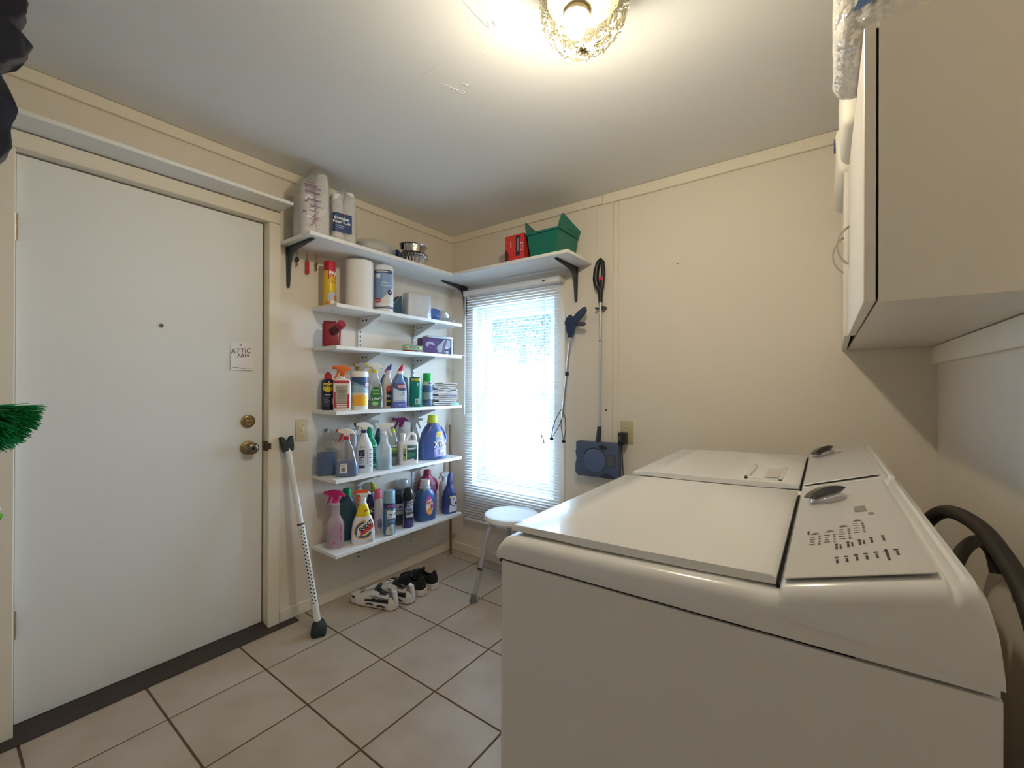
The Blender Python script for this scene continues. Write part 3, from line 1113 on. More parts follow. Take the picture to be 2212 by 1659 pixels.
# hoses and drain behind the machines
rubber = M('black_rubber', '#2A231B', 0.55)
t = thing('drain_hose', 'thick dark rubber hose arching up behind the washing machine', 'hose')
mb(rubber).tube(smooth_path([(2.47, -0.78, 0.78), (2.50, -0.72, 0.86), (2.53, -0.78, 0.912), (2.55, -0.95, 0.925), (2.555, -1.10, 0.906), (2.555, -1.23, 0.868), (2.553, -1.33, 0.79), (2.55, -1.38, 0.70), (2.55, -1.40, 0.50)]), 0.0165, 12).build('hose', t)
t = thing('supply_hose', 'thinner dark water hose running down behind the washing machine', 'hose')
mb(rubber).tube(smooth_path([(2.60, -0.86, 0.80), (2.59, -0.86, 0.85), (2.555, -0.92, 0.882), (2.515, -1.0, 0.868), (2.49, -1.06, 0.82), (2.475, -1.08, 0.74), (2.47, -1.08, 0.5)]), 0.013, 12).build('hose', t)
t = thing('water_valve', 'black water valve with a pale tap on the wall behind the washing machine', 'valve', (XR, -1.30, 0.0))
b = mb(M('black_valve_box', '#17130F', 0.5)).box(-0.040, -0.001, -0.09, 0.12, 0.775, 0.845, 0.006, 2)
b.build('body', t)
mb(M('pale_tap', '#A9A48E', 0.4)).box(-0.052, -0.0405, -0.01, 0.02, 0.815, 0.835, 0.003, 1).build('tap', t)
t = thing('dark_cable', 'dark cable hanging down at the right edge behind the washing machine', 'cable')
mb(M('black_cable', '#0E0C0B', 0.5)).tube([(2.59, -1.445, 0.77), (2.55, -1.48, 0.72), (2.52, -1.52, 0.62), (2.51, -1.54, 0.45), (2.52, -1.52, 0.2), (2.55, -1.45, 0.03)], 0.028, 12).build('cable', t)

# ------------------------------------------------------------------ wall cabinet
cabm = M('white_cabinet', '#DAD3C8', 0.4)
t = thing('wall_cabinet', 'white two door wall cabinet above the machines', 'cabinet', (0, 0, 0))
b = mb(cabm)
b.box(2.353, XR - 0.0005, -1.315, -1.297, 1.388, 1.900)
b.box(2.353, XR - 0.0005, -0.0205, -0.0025, 1.388, 1.900)
b.box(2.353, XR - 0.0005, -1.2965, -0.021, 1.392, 1.410)
b.box(2.353, XR - 0.0005, -1.2965, -0.021, 1.882, 1.900)
b.box(XR - 0.008, XR - 0.001, -1.2965, -0.021, 1.4105, 1.8815)
b.build('body', t)
mb(darkm).box(2.3498, 2.3525, -1.309, -0.008, 1.397, 1.893).build('door_gap_shade', t)  # dark sheet painted as the shade behind the cabinet doors
def cdoor(y0, y1, hinge, ang, hy):
    b = mb(cabm).box(-0.0175, 0, y0 - hinge, y1 - hinge, 1.390, 1.899, 0.0012, 1)
    o = b.build('door', t)
    o.location = (2.3492, hinge, 0)
    o.rotation_euler = (0, 0, radians(ang))
    hb = mb(M('satin_nickel', '#BEB6A8', 0.3, 0.9))
    pts, rr = [], []
    for k in range(13):
        q = -1 + 2 * k / 12
        pts.append((-0.0178 - 0.027 * (1 - q * q) ** 0.8 - 0.0005, hy - hinge, 1.655 + q * 0.056))
    for a_, c_2 in zip(pts, pts[1:]):
        pass
    wv_ = [(p[0], p[1], p[2]) for p in pts]
    rows = []
    for k, p in enumerate(wv_):
        w = 0.0095
        rows.append([hb.bm.verts.new((p[0] - 0.0022, p[1] - w, p[2])), hb.bm.verts.new((p[0] - 0.0022, p[1] + w, p[2])), hb.bm.verts.new((p[0] + 0.0022, p[1] + w, p[2])), hb.bm.verts.new((p[0] + 0.0022, p[1] - w, p[2]))])
    for a_, c_2 in zip(rows, rows[1:]):
        for k in range(4):
            hb.bm.faces.new((a_[k], a_[(k + 1) % 4], c_2[(k + 1) % 4], c_2[k]))
    hb.bm.faces.new(rows[0])
    hb.bm.faces.new(rows[-1])
    hb.build('handle', o)
cdoor(-1.314, -0.6605, -1.314, 0, -0.715)
cdoor(-0.6575, -0.0035, -0.0035, -0.9, -0.60)

# ------------------------------------------------------------------ bottles, cans and packs: builders
def body(name, lab, cat, loc, az, rings, mat, group=None, part='body', seg=28, smooth=40):
    t = thing(name, lab, cat, loc, A(az), group)
    mb(mat).loft(rings, seg).build(part, t, smooth)
    return t, Skin(rings)

def can_rings(r, h, dome=0.012, top=0.62):
    return [(0, r * .93, r * .93), (0.003, r, r), (h - dome, r, r), (h - dome * .4, r * .88, r * .88), (h, r * top, r * top)]

def spray_can(name, lab, loc, az, r, h, mat, capmat, cap_h, group=None, rcap=None, caprings=None):
    t, s = body(name, lab, 'spray can', loc, az, can_rings(r, h), mat, group)
    rc = rcap or r * .96
    rr = caprings or [(h - 0.009, rc, rc), (h + cap_h - 0.006, rc * .97, rc * .97), (h + cap_h - 0.001, rc * .9, rc * .9), (h + cap_h, rc * .8, rc * .8)]
    mb(capmat).loft(rr, 28).build('cap', t)
    return t, s

def trigger(t, z, d, head, lever, collar, nozzle=None, s=1.0, yaw=0.0, cx=0.0, collar_r=.0155, round_top=False, topmat=None):
    """trigger sprayer on a neck at height z; d=-1 points to the thing's left, +1 to its right"""
    X = Matrix.Translation((cx, 0, z)) @ Matrix.Rotation(radians(yaw), 4, 'Z') @ Matrix.Diagonal((s * d, s, s, 1))
    mb(collar).loft([(0, collar_r, collar_r), (.016, collar_r * .97, collar_r * .97), (.018, collar_r * .8, collar_r * .8)], 20).xf(Matrix.Translation((cx, 0, z))).build('collar', t)
    if round_top:
        poly = [(-.013, .016), (.011, .016), (.013, .034), (.044, .040), (.046, .052), (.030, .058), (.004, .060), (-.018, .055), (-.036, .042), (-.045, .026), (-.042, .022), (-.030, .032), (-.014, .036)]
    else:
        poly = [(-.014, .016), (.011, .016), (.013, .036), (.042, .041), (.043, .056), (.004, .061), (-.026, .054), (-.045, .037), (-.043, .032), (-.016, .036)]
    b = mb(head).prism(poly, -.0115, .0115, bev=.003, seg=2).xf(X)
    hd = b.build('trigger_head', t)
    b = mb(lever).prism([(.017, .040), (.027, .041), (.031, .022), (.036, .006), (.044, -.008), (.040, -.012), (.030, -.002), (.022, .014), (.018, .028)], -.0065, .0065, bev=.002, seg=1).xf(X)
    b.build('trigger', hd)
    b = mb(nozzle or lever).cyl((.042, 0, .0485), (.052, 0, .0485), .0088, .0085, 14).xf(X)
    b.build('nozzle', hd)
    if topmat is not None:
        b = mb(topmat).prism([(.0, .056), (.04, .0535), (.041, .0565), (.004, .0615)], -.0118, .0118, bev=.0005, seg=1).xf(X)
        b.build('head_cap', hd)
    return hd

def handle_loop(t, mat, pts, r):
    mb(mat).tube(pts, r, 12).build('handle', t)

def strip_poly(cl, th):
    """outline of a strip of thickness th along a centre line"""
    L, R = [], []
    for i, p in enumerate(cl):
        a = cl[max(0, i - 1)]
        b = cl[min(len(cl) - 1, i + 1)]
        dx, dz = b[0] - a[0], b[1] - a[1]
        q = sqrt(dx * dx + dz * dz) or 1
        n = (-dz / q * th / 2, dx / q * th / 2)
        L.append((p[0] + n[0], p[1] + n[1]))
        R.append((p[0] - n[0], p[1] - n[1]))
    return L + R[::-1]

clearp = T('clear_plastic', '#DDE0E2', 0.86, 0.10, 0.06)
frost = T('frosted_plastic', '#DCE3E8', 0.55, 0.05, 0.25)
film = T('clear_film', '#F2F2F4', 0.80, 0.16, 0.10, bump=(70, 0.9, 0.01))
bagfilm = T('milky_bag_film', '#EFE8EE', 0.62, 0.14, 0.12, bump=(55, 0.9, 0.01))
blueliq = T('blue_liquid', '#2A62A8', 0.10, 0.05, 0.1, tint='#4A86D0')
tealiq = T('teal_liquid', '#4FB4CC', 0.10, 0.04, 0.2, tint='#7CC8DC')
brownliq = T('brown_liquid', '#5A3420', 0.25, 0.05, 0.1, tint='#8A5A3C')
WH, BK = K('F0EFEC'), K('16171A')
RED, NAVY, GREEN = K('C2203A'), K('23295A'), K('12965A')
GREYT = K('8E8E92')

Z2, Z3, Z4, Z5, Z6, ZT = 1.655, 1.436, 1.093, 0.737, 0.349, 1.970

# ---- eye-level shelf
t, s = spray_can('spray_can', 'dark navy lubricant can with a yellow shield, leftmost on the eye-level shelf', (.070, -1.036, Z4), -38, .0335, .168, K('1B1C3A', .3), RED, .0, rcap=.02,
                 caprings=[(.166, .0195, .0195), (.196, .0185, .0185), (.199, .012, .012), (.207, .006, .006)])
mb(alum).loft([(.158, .030, .030), (.164, .026, .026), (.1665, .020, .020)], 24).build('shoulder', t)
yl = K('E2C53A')
label(s, [(yl, [(-.022, .147), (.03, .147), (.03, .108), (.012, .098), (-.010, .101), (-.021, .112)]), (K('C8452A'), rect(.018, .022, .034, .110)),
          txt(BK, 'WD-40', .019, .004, .132, 0, .0009, 0, .78), (K('B9A9B8'), rect(.034, .005, .004, .083))] + bars(K('6A6A88'), -.02, .02, .02, .072, 6, 1) + [(K('D8D8DC'), rect(.007, .034, .027, .048))], t)

r = [(0, .041, .022, 5), (.004, .044, .0245, 5), (.150, .0445, .0245, 5), (.163, .040, .022, 4), (.170, .022, .017, 2.5), (.174, .0145, .0145, 2), (.186, .0138, .0138, 2)]
t, s = body('spray_bottle', 'white square spray bottle with red edges and an orange trigger', 'spray bottle', (.165, -1.010, Z4), -32, r, WH)
trigger(t, .182, -1, K('E8742A'), K('E06A24'), K('D9601E'), s=1.02, cx=.004)
grey = K('BDB8AC')
label(s, [(RED, rect(.078, .016, -.002, .154)), (K('C22A3C'), [(-.040, .012), (.036, .012), (.036, .085), (-.040, .100)]), (grey, [(-.032, .040), (.026, .040), (.028, .136), (-.034, .136)])]
      + bars(K('8F8A80'), -.028, .024, .046, .128, 11, 2, .35) + [(WH, rect(.052, .0055, -.001, .032)), (WH, rect(.052, .0055, -.001, .021)), (K('5E2A24'), rect(.050, .003, -.001, .0265))], t)

r = [(0, .0455, .0455), (.003, .047, .047), (.186, .047, .047), (.188, .0465, .0465)]
t, s = body('wipes_canister', 'round wipes canister with a blue and orange print and a white lid', 'canister', (.165, -.904, Z4), -12, r, K('E9E6DE'))
mb(WH).loft([(.1865, .0485, .0485), (.206, .0480, .0480), (.2125, .045, .045), (.2140, .040, .040)], 32).build('lid', t)
label(s, [(K('E8E2D2'), rect(.150, .165, -.012, .099)), (K('7FA0BC'), [(-.085, .181), (.062, .181), (.062, .110), (.0, .105), (-.085, .120)]), (K('2F4E7E'), [(-.060, .181), (.062, .181), (.062, .122), (.02, .128), (-.035, .148), (-.060, .160)]),
          (K('9FB7C8'), [(-.085, .142), (-.02, .132), (.03, .112), (.062, .108), (.062, .094), (-.085, .094)]), (K('F0B878'), ell(.042, .030, -.018, .058)), (K('F2A22C'), rect(.062, .052, -.022, .050)), (K('EFC31E'), rect(.036, .052, .009, .050)),
          (RED, ell(.020, .013, .030, .140)), (WH, rect(.034, .0135, .030, .140)), txt(NAVY, 'CLOROX', .0105, .030, .140, 0, .0003)], t)

r = [(0, .039, .024, 3.2), (.004, .0425, .027, 3.2), (.08, .0425, .027, 3.2), (.13, .039, .025, 3), (.165, .026, .020, 2.4), (.195, .016, .0155, 2), (.212, .0145, .0145, 2)]
t, s = body('spray_bottle', 'clear spray bottle with green label, brown liquid and a white and yellow trigger', 'spray bottle', (.150, -.788, Z4), -35, r, clearp)
mb(brownliq).loft([(.003, .037, .023, 3.2), (.006, .041, .0255, 3.2), (.048, .0412, .0257, 3.2)], 24).build('liquid', t)
trigger(t, .208, -1, WH, K('E3C62C'), K('E0C42C'), s=1.0, round_top=True)
gl_ = K('2C6A40')
label(s, [(gl_, [(-.026, .018), (.024, .018), (.034, .04), (.034, .10), (.020, .128), (-.008, .128), (-.026, .105)]), (K('7FAE6A'), rect(.040, .009, .002, .106)), (K('9CC25C'), rect(.038, .007, .006, .086)), (K('8FBF80'), ell(.018, .012, .0, .030)),
          txt(WH, 'Clean', .021, .004, .058, 12, .0003, .3)], t)

r = [(0, .028, .024, 3), (.004, .030, .026, 3), (.15, .030, .026, 3), (.185, .018, .017, 2), (.208, .0145, .0145, 2)]
t, s = body('spray_bottle', 'pale spray bottle with an amber and white trigger, behind the wipes canister', 'spray bottle', (.055, -.806, Z4), -35, r, frost)
trigger(t, .208, -1, WH, K('D9A63C'), K('E6DDBE'), K('D9BF3A'), s=1.0)

def angle_neck(name, lab, loc, az, w, d, h, mat, capmat, neckmat, lean=.02):
    k = h / .263
    r = [(0, w * .95, d * .95, 4), (.004, w, d, 4), (.095 * k, w, d, 4), (.140 * k, w * .97, d, 3.2, -lean * .12), (.168 * k, w * .76, d * .88, 2.6, -lean * .2), (.192 * k, w * .52, d * .74, 2.2, 0), (.206 * k, w * .47, d * .70, 2, lean * .15)]
    t, s = body(name, lab, 'cleaner bottle', loc, az, r, mat)
    mb(neckmat).loft([(.2035 * k, w * .48, d * .74, 2, lean * .12), (.222 * k, w * .46, d * .70, 2, lean * .35)], 24).build('neck_ring', t)
    mb(capmat).loft([(.221 * k, w * .43, d * .66, 2, lean * .35), (.238 * k, w * .32, d * .5, 2, lean * .7), (.256 * k, w * .15, d * .26, 2, lean * 1.05), (.263 * k, w * .08, d * .15, 2, lean * 1.12)], 20).build('cap', t)
    return t, s
angle_neck('toilet_cleaner', 'blue toilet cleaner bottle with a red cap, half hidden behind the white one', (.055, -.648, Z4), -35, .030, .022, .260, K('4A6494'), RED, WH)
t, s = angle_neck('toilet_cleaner', 'white toilet cleaner bottle with a blue cap and a red and navy label', (.120, -.676, Z4), -10, .033, .024, .268, K('D9CFCB'), K('33409E'), K('D9CFCB'))
label(s, [(K('2B2F45'), rect(.050, .105, .004, .062)), (K('D2323A'), rect(.050, .030, .004, .112)), (K('E58A3C'), rect(.044, .012, .004, .130)), (K('C9B24A'), rect(.03, .010, -.002, .040)), txt(WH, 'Works', .022, .004, .072, 8, .0004, .3), txt(WH, 'THE', .014, .0, .112, 0, .0004)], t)
t, s = angle_neck('toilet_cleaner', 'blue and white toilet cleaner bottle with a red cap, in front of the white one', (.188, -.646, Z4), -22, .044, .027, .263, K('5C7FAE', .3), RED, WH)
label(s, [(K('C9DBE6'), [(-.042, .035), (.042, .035), (.042, .118), (.018, .108), (-.010, .112), (-.042, .122)]), (K('5F6FB8'), rect(.084, .036, 0, .020)), (K('A9B6DC'), rect(.084, .010, 0, .042)), (K('3E5C92'), [(-.042, .150), (.042, .150), (.042, .112), (.020, .100), (-.012, .108), (-.042, .126)]),
          (K('B02844'), ell(.030, .014, .008, .130)), (WH, rect(.048, .014, .010, .129)), txt(NAVY, 'CLOROX', .0125, .010, .129, 0, .0004), (K('C05060'), rect(.036, .002, .010, .078)), (K('6A7AA8'), rect(.014, .003, .018, .090)), txt(WH, 'BLEACH', .008, .004, .018)], t)
spray_can('spray_can', 'dark blue grey can without a cap, behind the green can', (.055, -.505, Z4), -35, .030, .190, K('4A5A70', .3), K('9AA2A8'), .004, rcap=.016)

r = [(0, .036, .036), (.003, .0385, .0385), (.183, .0385, .0385), (.188, .0375, .0375), (.1885, .0365, .0365), (.185, .034, .034)]
t, s = body('metal_can', 'green metal cleaner can with a yellow band, left of the green capped spray', 'can', (.165, -.494, Z4), -30, r, K('12806A', .28))
label(s, [(K('D8B93A'), rect(.062, .014, -.005, .172)), (K('0F6E58'), rect(.064, .004, -.005, .1835)), (K('4FA890'), [(-.004, .02), (.02, .08), (.02, .02)]), txt(K('DDE8E0'), '3', .022, .004, .140, 0, .001), (K('C9D6CC'), rect(.020, .032, .0, .034)), (K('5F8F80'), rect(.012, .022, .0, .034))], t)
t, s = spray_can('spray_can', 'grey blue aerosol can with a bright green cap', (.160, -.389, Z4), -32, .0325, .168, K('56708E', .3), K('16A84A', .3), .048)
label(s, [(K('D4DAD6'), rect(.100, .028, 0, .150)), (K('46628C'), rect(.100, .040, 0, .108)), (K('9AA8B4'), rect(.100, .045, 0, .066)), (K('3C5A4A'), ring_poly(.030, .036, .006, .010, 20, 160)), (K('5A6C94'), ell(.026, .026, .006, .012, 20, 0, 180)), (K('54606C'), rect(.03, .006, .012, .146))], t)

# folded cloths
cloth_ms = [M('grey_white_cloth', '#C9C4BE', 0.95, bump=(300, 0.3, 0.001), sheen=.2), M('white_cloth', '#DAD8D4', 0.95, bump=(300, 0.3, 0.001), sheen=.2)]
CL = [('uppermost grey white folded cloth of the pile on the eye-level shelf', .1165, .080, 0, .002),
      ('second folded cloth from the top of the pile on the eye-level shelf', .0780, .090, 1, -.002),
      ('third folded cloth from the top, with a purple stripe', .0395, .092, 0, .002),
      ('lowest folded white cloth of the pile on the eye-level shelf', .0010, .080, 1, .0)]
for i, (lb, z, hw, mi_, dx) in enumerate(CL):
    t = thing('folded_cloth', lb, 'cloth', (.130, -.236 + dx, Z4 + z), A(-20), 'folded cloths on the eye-level shelf')
    cl = []
    for k in range(9):
        cl.append((hw - 2 * hw * k / 8 * .96, .0055))
    for k in range(1, 6):
        a = radians(-90 - 180 * k / 6)
        cl.append((-hw * .92 + .0075 * cos(a) * 1.6, .0125 + .0070 * sin(a)))
    for k in range(9):
        cl.append((-hw * .92 + 1.80 * hw * k / 8, .0195 + .0012 * sin(k * 1.1 + i * 2)))
    for k in range(1, 6):
        a = radians(-90 + 180 * k / 6)
        cl.append((hw * .88 + .0070 * cos(a) * 1.6, .0260 + .0065 * sin(a)))
    for k in range(7):
        cl.append((hw * .88 - hw * (1.5 if i else 1.1) * k / 6, .0325 + .0012 * sin(k + i)))
    b = mb(cloth_ms[mi_])
    pl = strip_poly(cl, .0088)
    n = 10
    rows = []
    for q in range(n + 1):
        rows.append([b.bm.verts.new((x, -.072 + .144 * q / n, zz)) for x, zz in pl])
    m_ = len(pl)
    for a_, c_2 in zip(rows, rows[1:]):
        for k in range(m_):
            b.bm.faces.new((a_[k], a_[(k + 1) % m_], c_2[(k + 1) % m_], c_2[k]))
    b.bm.faces.new(rows[0])
    b.bm.faces.new(rows[-1])
    b.jitter(.0042, i + 1, 20)
    for v in b.bm.verts:
        v.co.z = min(max(v.co.z, .0003), .0382)
    o = b.build('cloth', t, 60)
    if i == 2:
        mb(K('6A5C9C')).box(-.02, .075, -.0775, -.0752, .022, .029).build('stripe', t)
t = thing('cloth_packet', 'pale aqua flat packet under the right end of the cloth pile', 'packet', (.215, -.190, Z4), A(-20))
mb(K('A9DDE2')).box(-.034, .030, -.009, .010, .0005, .016, .003, 2).build('packet', t)

# ---- shelf of sprays and jugs
r = [(0, .044, .030, 5), (.004, .047, .033, 5), (.150, .047, .033, 5), (.185, .043, .029, 3.5), (.215, .022, .018, 2.4), (.232, .013, .013, 2), (.242, .013, .013)]
t, s = body('refill_jug', 'clear refill jug half full of blue liquid, at the left end of its shelf', 'jug', (.070, -1.044, Z5), -35, r, T('smoky_clear', '#9A9EA2', .80, .10, .06))
mb(blueliq).loft([(.003, .042, .028, 5), (.006, .0455, .0315, 5), (.122, .0455, .0315, 5)], 24).build('liquid', t)
mb(T('grey_cap', '#8A8E90', .3, .1)).loft([(.238, .0145, .0145), (.252, .014, .014)], 18).build('cap', t)
r = [(0, .052, .030, 4), (.005, .057, .034, 4), (.055, .057, .034, 3.6), (.095, .047, .030, 3), (.150, .035, .025, 2.6), (.180, .022, .019, 2.2), (.196, .0155, .0155, 2), (.204, .015, .015)]
t, s = body('spray_bottle', 'clear spray bottle of blue window cleaner with a white and red trigger', 'spray bottle', (.182, -.992, Z5), -36, r, clearp)
mb(blueliq).loft([(.003, .050, .0285, 4), (.008, .0553, .0325, 4), (.055, .0553, .0325, 3.6), (.078, .0505, .030, 3.2)], 28).build('liquid', t)
trigger(t, .198, -1, WH, RED, RED, RED, s=1.0, round_top=True, cx=.0, collar_r=.0165)
label(s, [(K('E4E6EA'), rect(.035, .050, -.014, .048)), (K('9AA0AA'), rect(.022, .022, -.014, .042)), (K('A9AEB6'), rect(.024, .006, -.014, .062))] + [(K('6F757E'), rect(.0016, .020, -.023 + k * .0045, .042)) for k in range(5)], t)
t, s = spray_can('spray_can', 'pale lilac grey aerosol can behind the blue window cleaner', (.055, -.876, Z5), -35, .027, .190, K('BDB2B8', .35), K('B7B8C0'), .044)
label(s, [(K('8F7F8C'), rect(.05, .002, .006, .170)), (K('A795A2'), rect(.045, .003, .006, .150)), (K('A795A2'), rect(.045, .002, .006, .130))], t)

r = [(0, .043, .030, 3), (.004, .0465, .033, 3), (.130, .0465, .033, 3), (.160, .040, .030, 2.6), (.200, .022, .020, 2.2), (.222, .0145, .0145, 2), (.232, .0145, .0145)]
t, s = body('spray_bottle', 'white spray bottle with navy label blocks and a measuring scale', 'spray bottle', (.165, -.872, Z5), -22, r, K('DCE2EA'))
trigger(t, .222, -1, WH, WH, NAVY, BK, s=1.05, round_top=True)
label(s, [(NAVY, rect(.032, .036, -.020, .112)), (K('7C86B8'), ring_poly(.008, .010, -.016, .108, 0, 180)), (K('C8CDE0'), rect(.010, .004, -.022, .104)), (K('34394E'), rect(.026, .006, -.019, .088)), (K('6F7890'), rect(.014, .004, -.026, .080)), (K('9AA2B2'), rect(.024, .005, -.021, .070)), (K('9AA2B2'), rect(.022, .004, -.022, .058)),
          (NAVY, rect(.030, .016, -.019, .036)), (K('6E7480'), rect(.0014, .080, .010, .088)), txt(K('6E7480'), '32oz', .015, -.014, .146)] + [(K('6E7480'), rect(.010, .004, .027, .04 + k * .022)) for k in range(5)], t)

r = [(0, .027, .022, 3), (.004, .030, .025, 3), (.135, .030, .025, 3), (.160, .026, .022, 2.6, -.004), (.180, .018, .017, 2, -.009), (.230, .0165, .0165, 2, -.013)]
t, s = body('spray_bottle', 'green spray bottle with a leaning neck and a clear trigger', 'spray bottle', (.085, -.762, Z5), -30, r, K('12A070'))
trigger(t, .226, 1, T('clear_trigger', '#D5DBDD', .45, .12), T('clear_trigger', '#D5DBDD'), K('12A070'), s=1.0, cx=-.013)
label(s, [(K('CFE6DC'), rect(.055, .005, .002, .131)), (K('2A8A66'), rect(.052, .105, .002, .070)), (K('1C4A3C'), rect(.034, .050, .008, .066)), (K('CFE6DC'), rect(.055, .005, .002, .018))] + bars(K('8FC8AE'), -.01, .024, .05, .12, 6, 4, .3), t)
r = [(0, .040, .033, 2.4), (.004, .0435, .036, 2.4), (.118, .0435, .036, 2.4), (.140, .034, .029, 2.2), (.158, .023, .021, 2), (.186, .020, .020), (.189, .0225, .0225), (.196, .0225, .0225), (.199, .019, .019), (.206, .017, .017)]
t, s = body('spray_bottle', 'frosted spray bottle with teal liquid and a plain white trigger', 'spray bottle', (.182, -.749, Z5), -30, r, frost)
mb(tealiq).loft([(.003, .0385, .0315, 2.4), (.006, .0420, .0345, 2.4), (.056, .0420, .0345, 2.4)], 28).build('liquid', t)
trigger(t, .204, 1, WH, WH, WH, WH, s=1.08)
label(s, [(K('8C98A4'), rect(.034, .0022, .020, .094)), (K('A4AEB8'), rect(.016, .002, .024, .102))], t)
r = [(0, .022, .022), (.004, .024, .024), (.15, .024, .024), (.19, .018, .018), (.205, .013, .013)]
t, s = body('cleaner_bottle', 'dark teal bottle with a navy cap, half hidden behind the frosted sprayer', 'cleaner bottle', (.050, -.692, Z5), -35, r, K('2F5560'))
mb(K('2A3448')).loft([(.2035, .014, .014), (.225, .013, .013)], 18).build('cap', t)
r = [(0, .025, .022), (.004, .0275, .025), (.10, .0275, .025), (.125, .026, .024), (.15, .029, .026), (.172, .026, .023), (.19, .015, .014), (.202, .011, .011)]
t, s = body('dish_soap', 'small clear bottle of dark soap with a yellow green tip', 'soap bottle', (.122, -.634, Z5), -28, r, clearp)
mb(T('dark_soap', '#3A3A30', .2, .06)).loft([(.003, .024, .021), (.006, .0262, .0237), (.052, .0262, .0237)], 24).build('liquid', t)
mb(K('C8D63A')).loft([(.2005, .012, .012), (.212, .010, .010), (.226, .004, .004)], 16).build('cap', t)
label(s, [(K('5F7A50'), rect(.046, .070, .002, .088)), (K('9AB84A'), rect(.034, .012, .002, .100)), (K('CFC6C6'), rect(.036, .012, .002, .120)), (K('3F4A38'), rect(.04, .02, .002, .065))], t)
r = [(0, .034, .024, 3), (.004, .037, .027, 3), (.15, .037, .027, 3), (.19, .024, .020, 2.4), (.215, .0145, .0145, 2), (.226, .014, .014)]
t, s = body('spray_bottle', 'grey clear spray bottle with a purple trigger, behind the white jug', 'spray bottle', (.050, -.515, Z5), -35, r, T('smoky_clear', '#8F9396'))
PUR = K('8A1F6A')
trigger(t, .222, -1, PUR, PUR, PUR, PUR, s=1.05, topmat=K('A9A4B0'))
r = [(0, .055, .034, 6), (.004, .059, .037, 6), (.128, .059, .037, 6), (.142, .053, .033, 5), (.146, .046, .028, 4)]
t, s = body('cleaner_jug', 'white jug with a green label and a top handle', 'jug', (.160, -.553, Z5), -20, r, K('E0D8D6'))
mb(K('E0D8D6')).loft([(.140, .0165, .0165, 2, -.034), (.172, .0165, .0165, 2, -.034)], 20).build('neck', t)
mb(K('E6DFDC')).loft([(.170, .0185, .0185, 2, -.034), (.190, .018, .018, 2, -.034), (.1915, .016, .016, 2, -.034)], 22).build('cap', t)
handle_loop(t, K('E0D8D6'), [(-.012, 0, .142), (-.010, 0, .170), (.004, 0, .186), (.028, 0, .188), (.044, 0, .176), (.050, 0, .145)], .0115)
dg = K('1F4A3E')
label(s, [(dg, [(-.018, .030), (.050, .040), (.050, .105), (-.018, .118)]), (K('5F8F7E'), [(-.018, .118), (.050, .105), (.050, .114), (-.018, .127)]), (K('3A7A66'), [(-.016, .040), (.034, .050), (.034, .072), (-.016, .078)]),
          (WH, rect(.056, .005, .014, .100)), (K('CFE0D8'), rect(.040, .003, .010, .092)), (K('C8DC5A'), rect(.014, .098, -.034, .074)), txt(BK, 'JOMAX', .024, -.0335, .066, 90, .0006, 0, 1.0), (K('D8B8C0'), rect(.014, .008, -.034, .119)), (dg, ell(.010, .008, .036, .034))], t)
r = [(0, .027, .024, 2.4), (.004, .030, .027, 2.4), (.12, .030, .027, 2.4), (.17, .020, .018, 2), (.215, .0125, .0125, 2, -.008), (.222, .0125, .0125, 2, -.008)]
t, s = body('spray_bottle', 'slim translucent white sprayer behind the big blue detergent jug', 'spray bottle', (.058, -.402, Z5), -30, r, T('milky_plastic', '#D6DCE2', .25, .08, .2))
trigger(t, .212, 1, K('D3DAE0'), K('DDE3E8'), K('D3DAE0'), s=1.05, cx=-.008, collar_r=.013)

XB_ = K('41568E', .3)
r = [(0, .086, .046, 3), (.006, .093, .052, 3), (.070, .094, .053, 3), (.130, .088, .050, 2.8), (.180, .074, .046, 2.6), (.212, .055, .040, 2.4), (.232, .036, .034, 2.1), (.244, .030, .030, 2)]
t, s = body('detergent_jug', 'large blue laundry detergent jug with a yellow green cap', 'jug', (.150, -.334, Z5), -16, r, XB_, seg=40)
mb(K('BFCB3C')).loft([(.240, .0365, .0365), (.246, .0375, .0375), (.252, .034, .034), (.289, .0325, .0325), (.293, .030, .030)], 36).build('cap', t)
handle_loop(t, XB_, [(.062, .0, .205), (.083, .0, .180), (.0965, .0, .145), (.0985, .0, .112), (.090, .0, .090)], .0105)
lil = K('9C9AD0')
label(s, [(K('B9B6DE'), [(-.010, .018), (.080, .022), (.084, .078), (.060, .150), (.030, .188), (.010, .182), (-.004, .150), (.002, .100), (-.012, .060)]), (lil, [(-.010, .018), (.080, .022), (.084, .078), (.050, .066), (.0, .060), (-.012, .050)]),
          (K('D8D24A'), [(.004, .148), (.048, .156), (.044, .180), (.018, .186), (.008, .176)]), (K('E59A38'), [(.007, .152), (.044, .160), (.042, .168), (.008, .160)]), (K('E59A38'), [(.011, .164), (.042, .173), (.040, .178), (.014, .172)]), (K('5FA8A0'), [(.002, .134), (.030, .140), (.024, .148), (.0, .142)]),
          txt(NAVY, 'XTRA', .052, .0365, .1055, 12, .0040, .25, .80), txt(WH, 'XTRA', .052, .036, .107, 12, .0018, .25, .80),
          (K('D9CDE4'), ell(.022, .012, .044, .056)), (K('C9B8DA'), ell(.006, .018, .002, .046)), (WH, rect(.020, .018, .066, .032))] + bars(K('DAD2EA'), .016, .048, .024, .040, 3, 6), t)

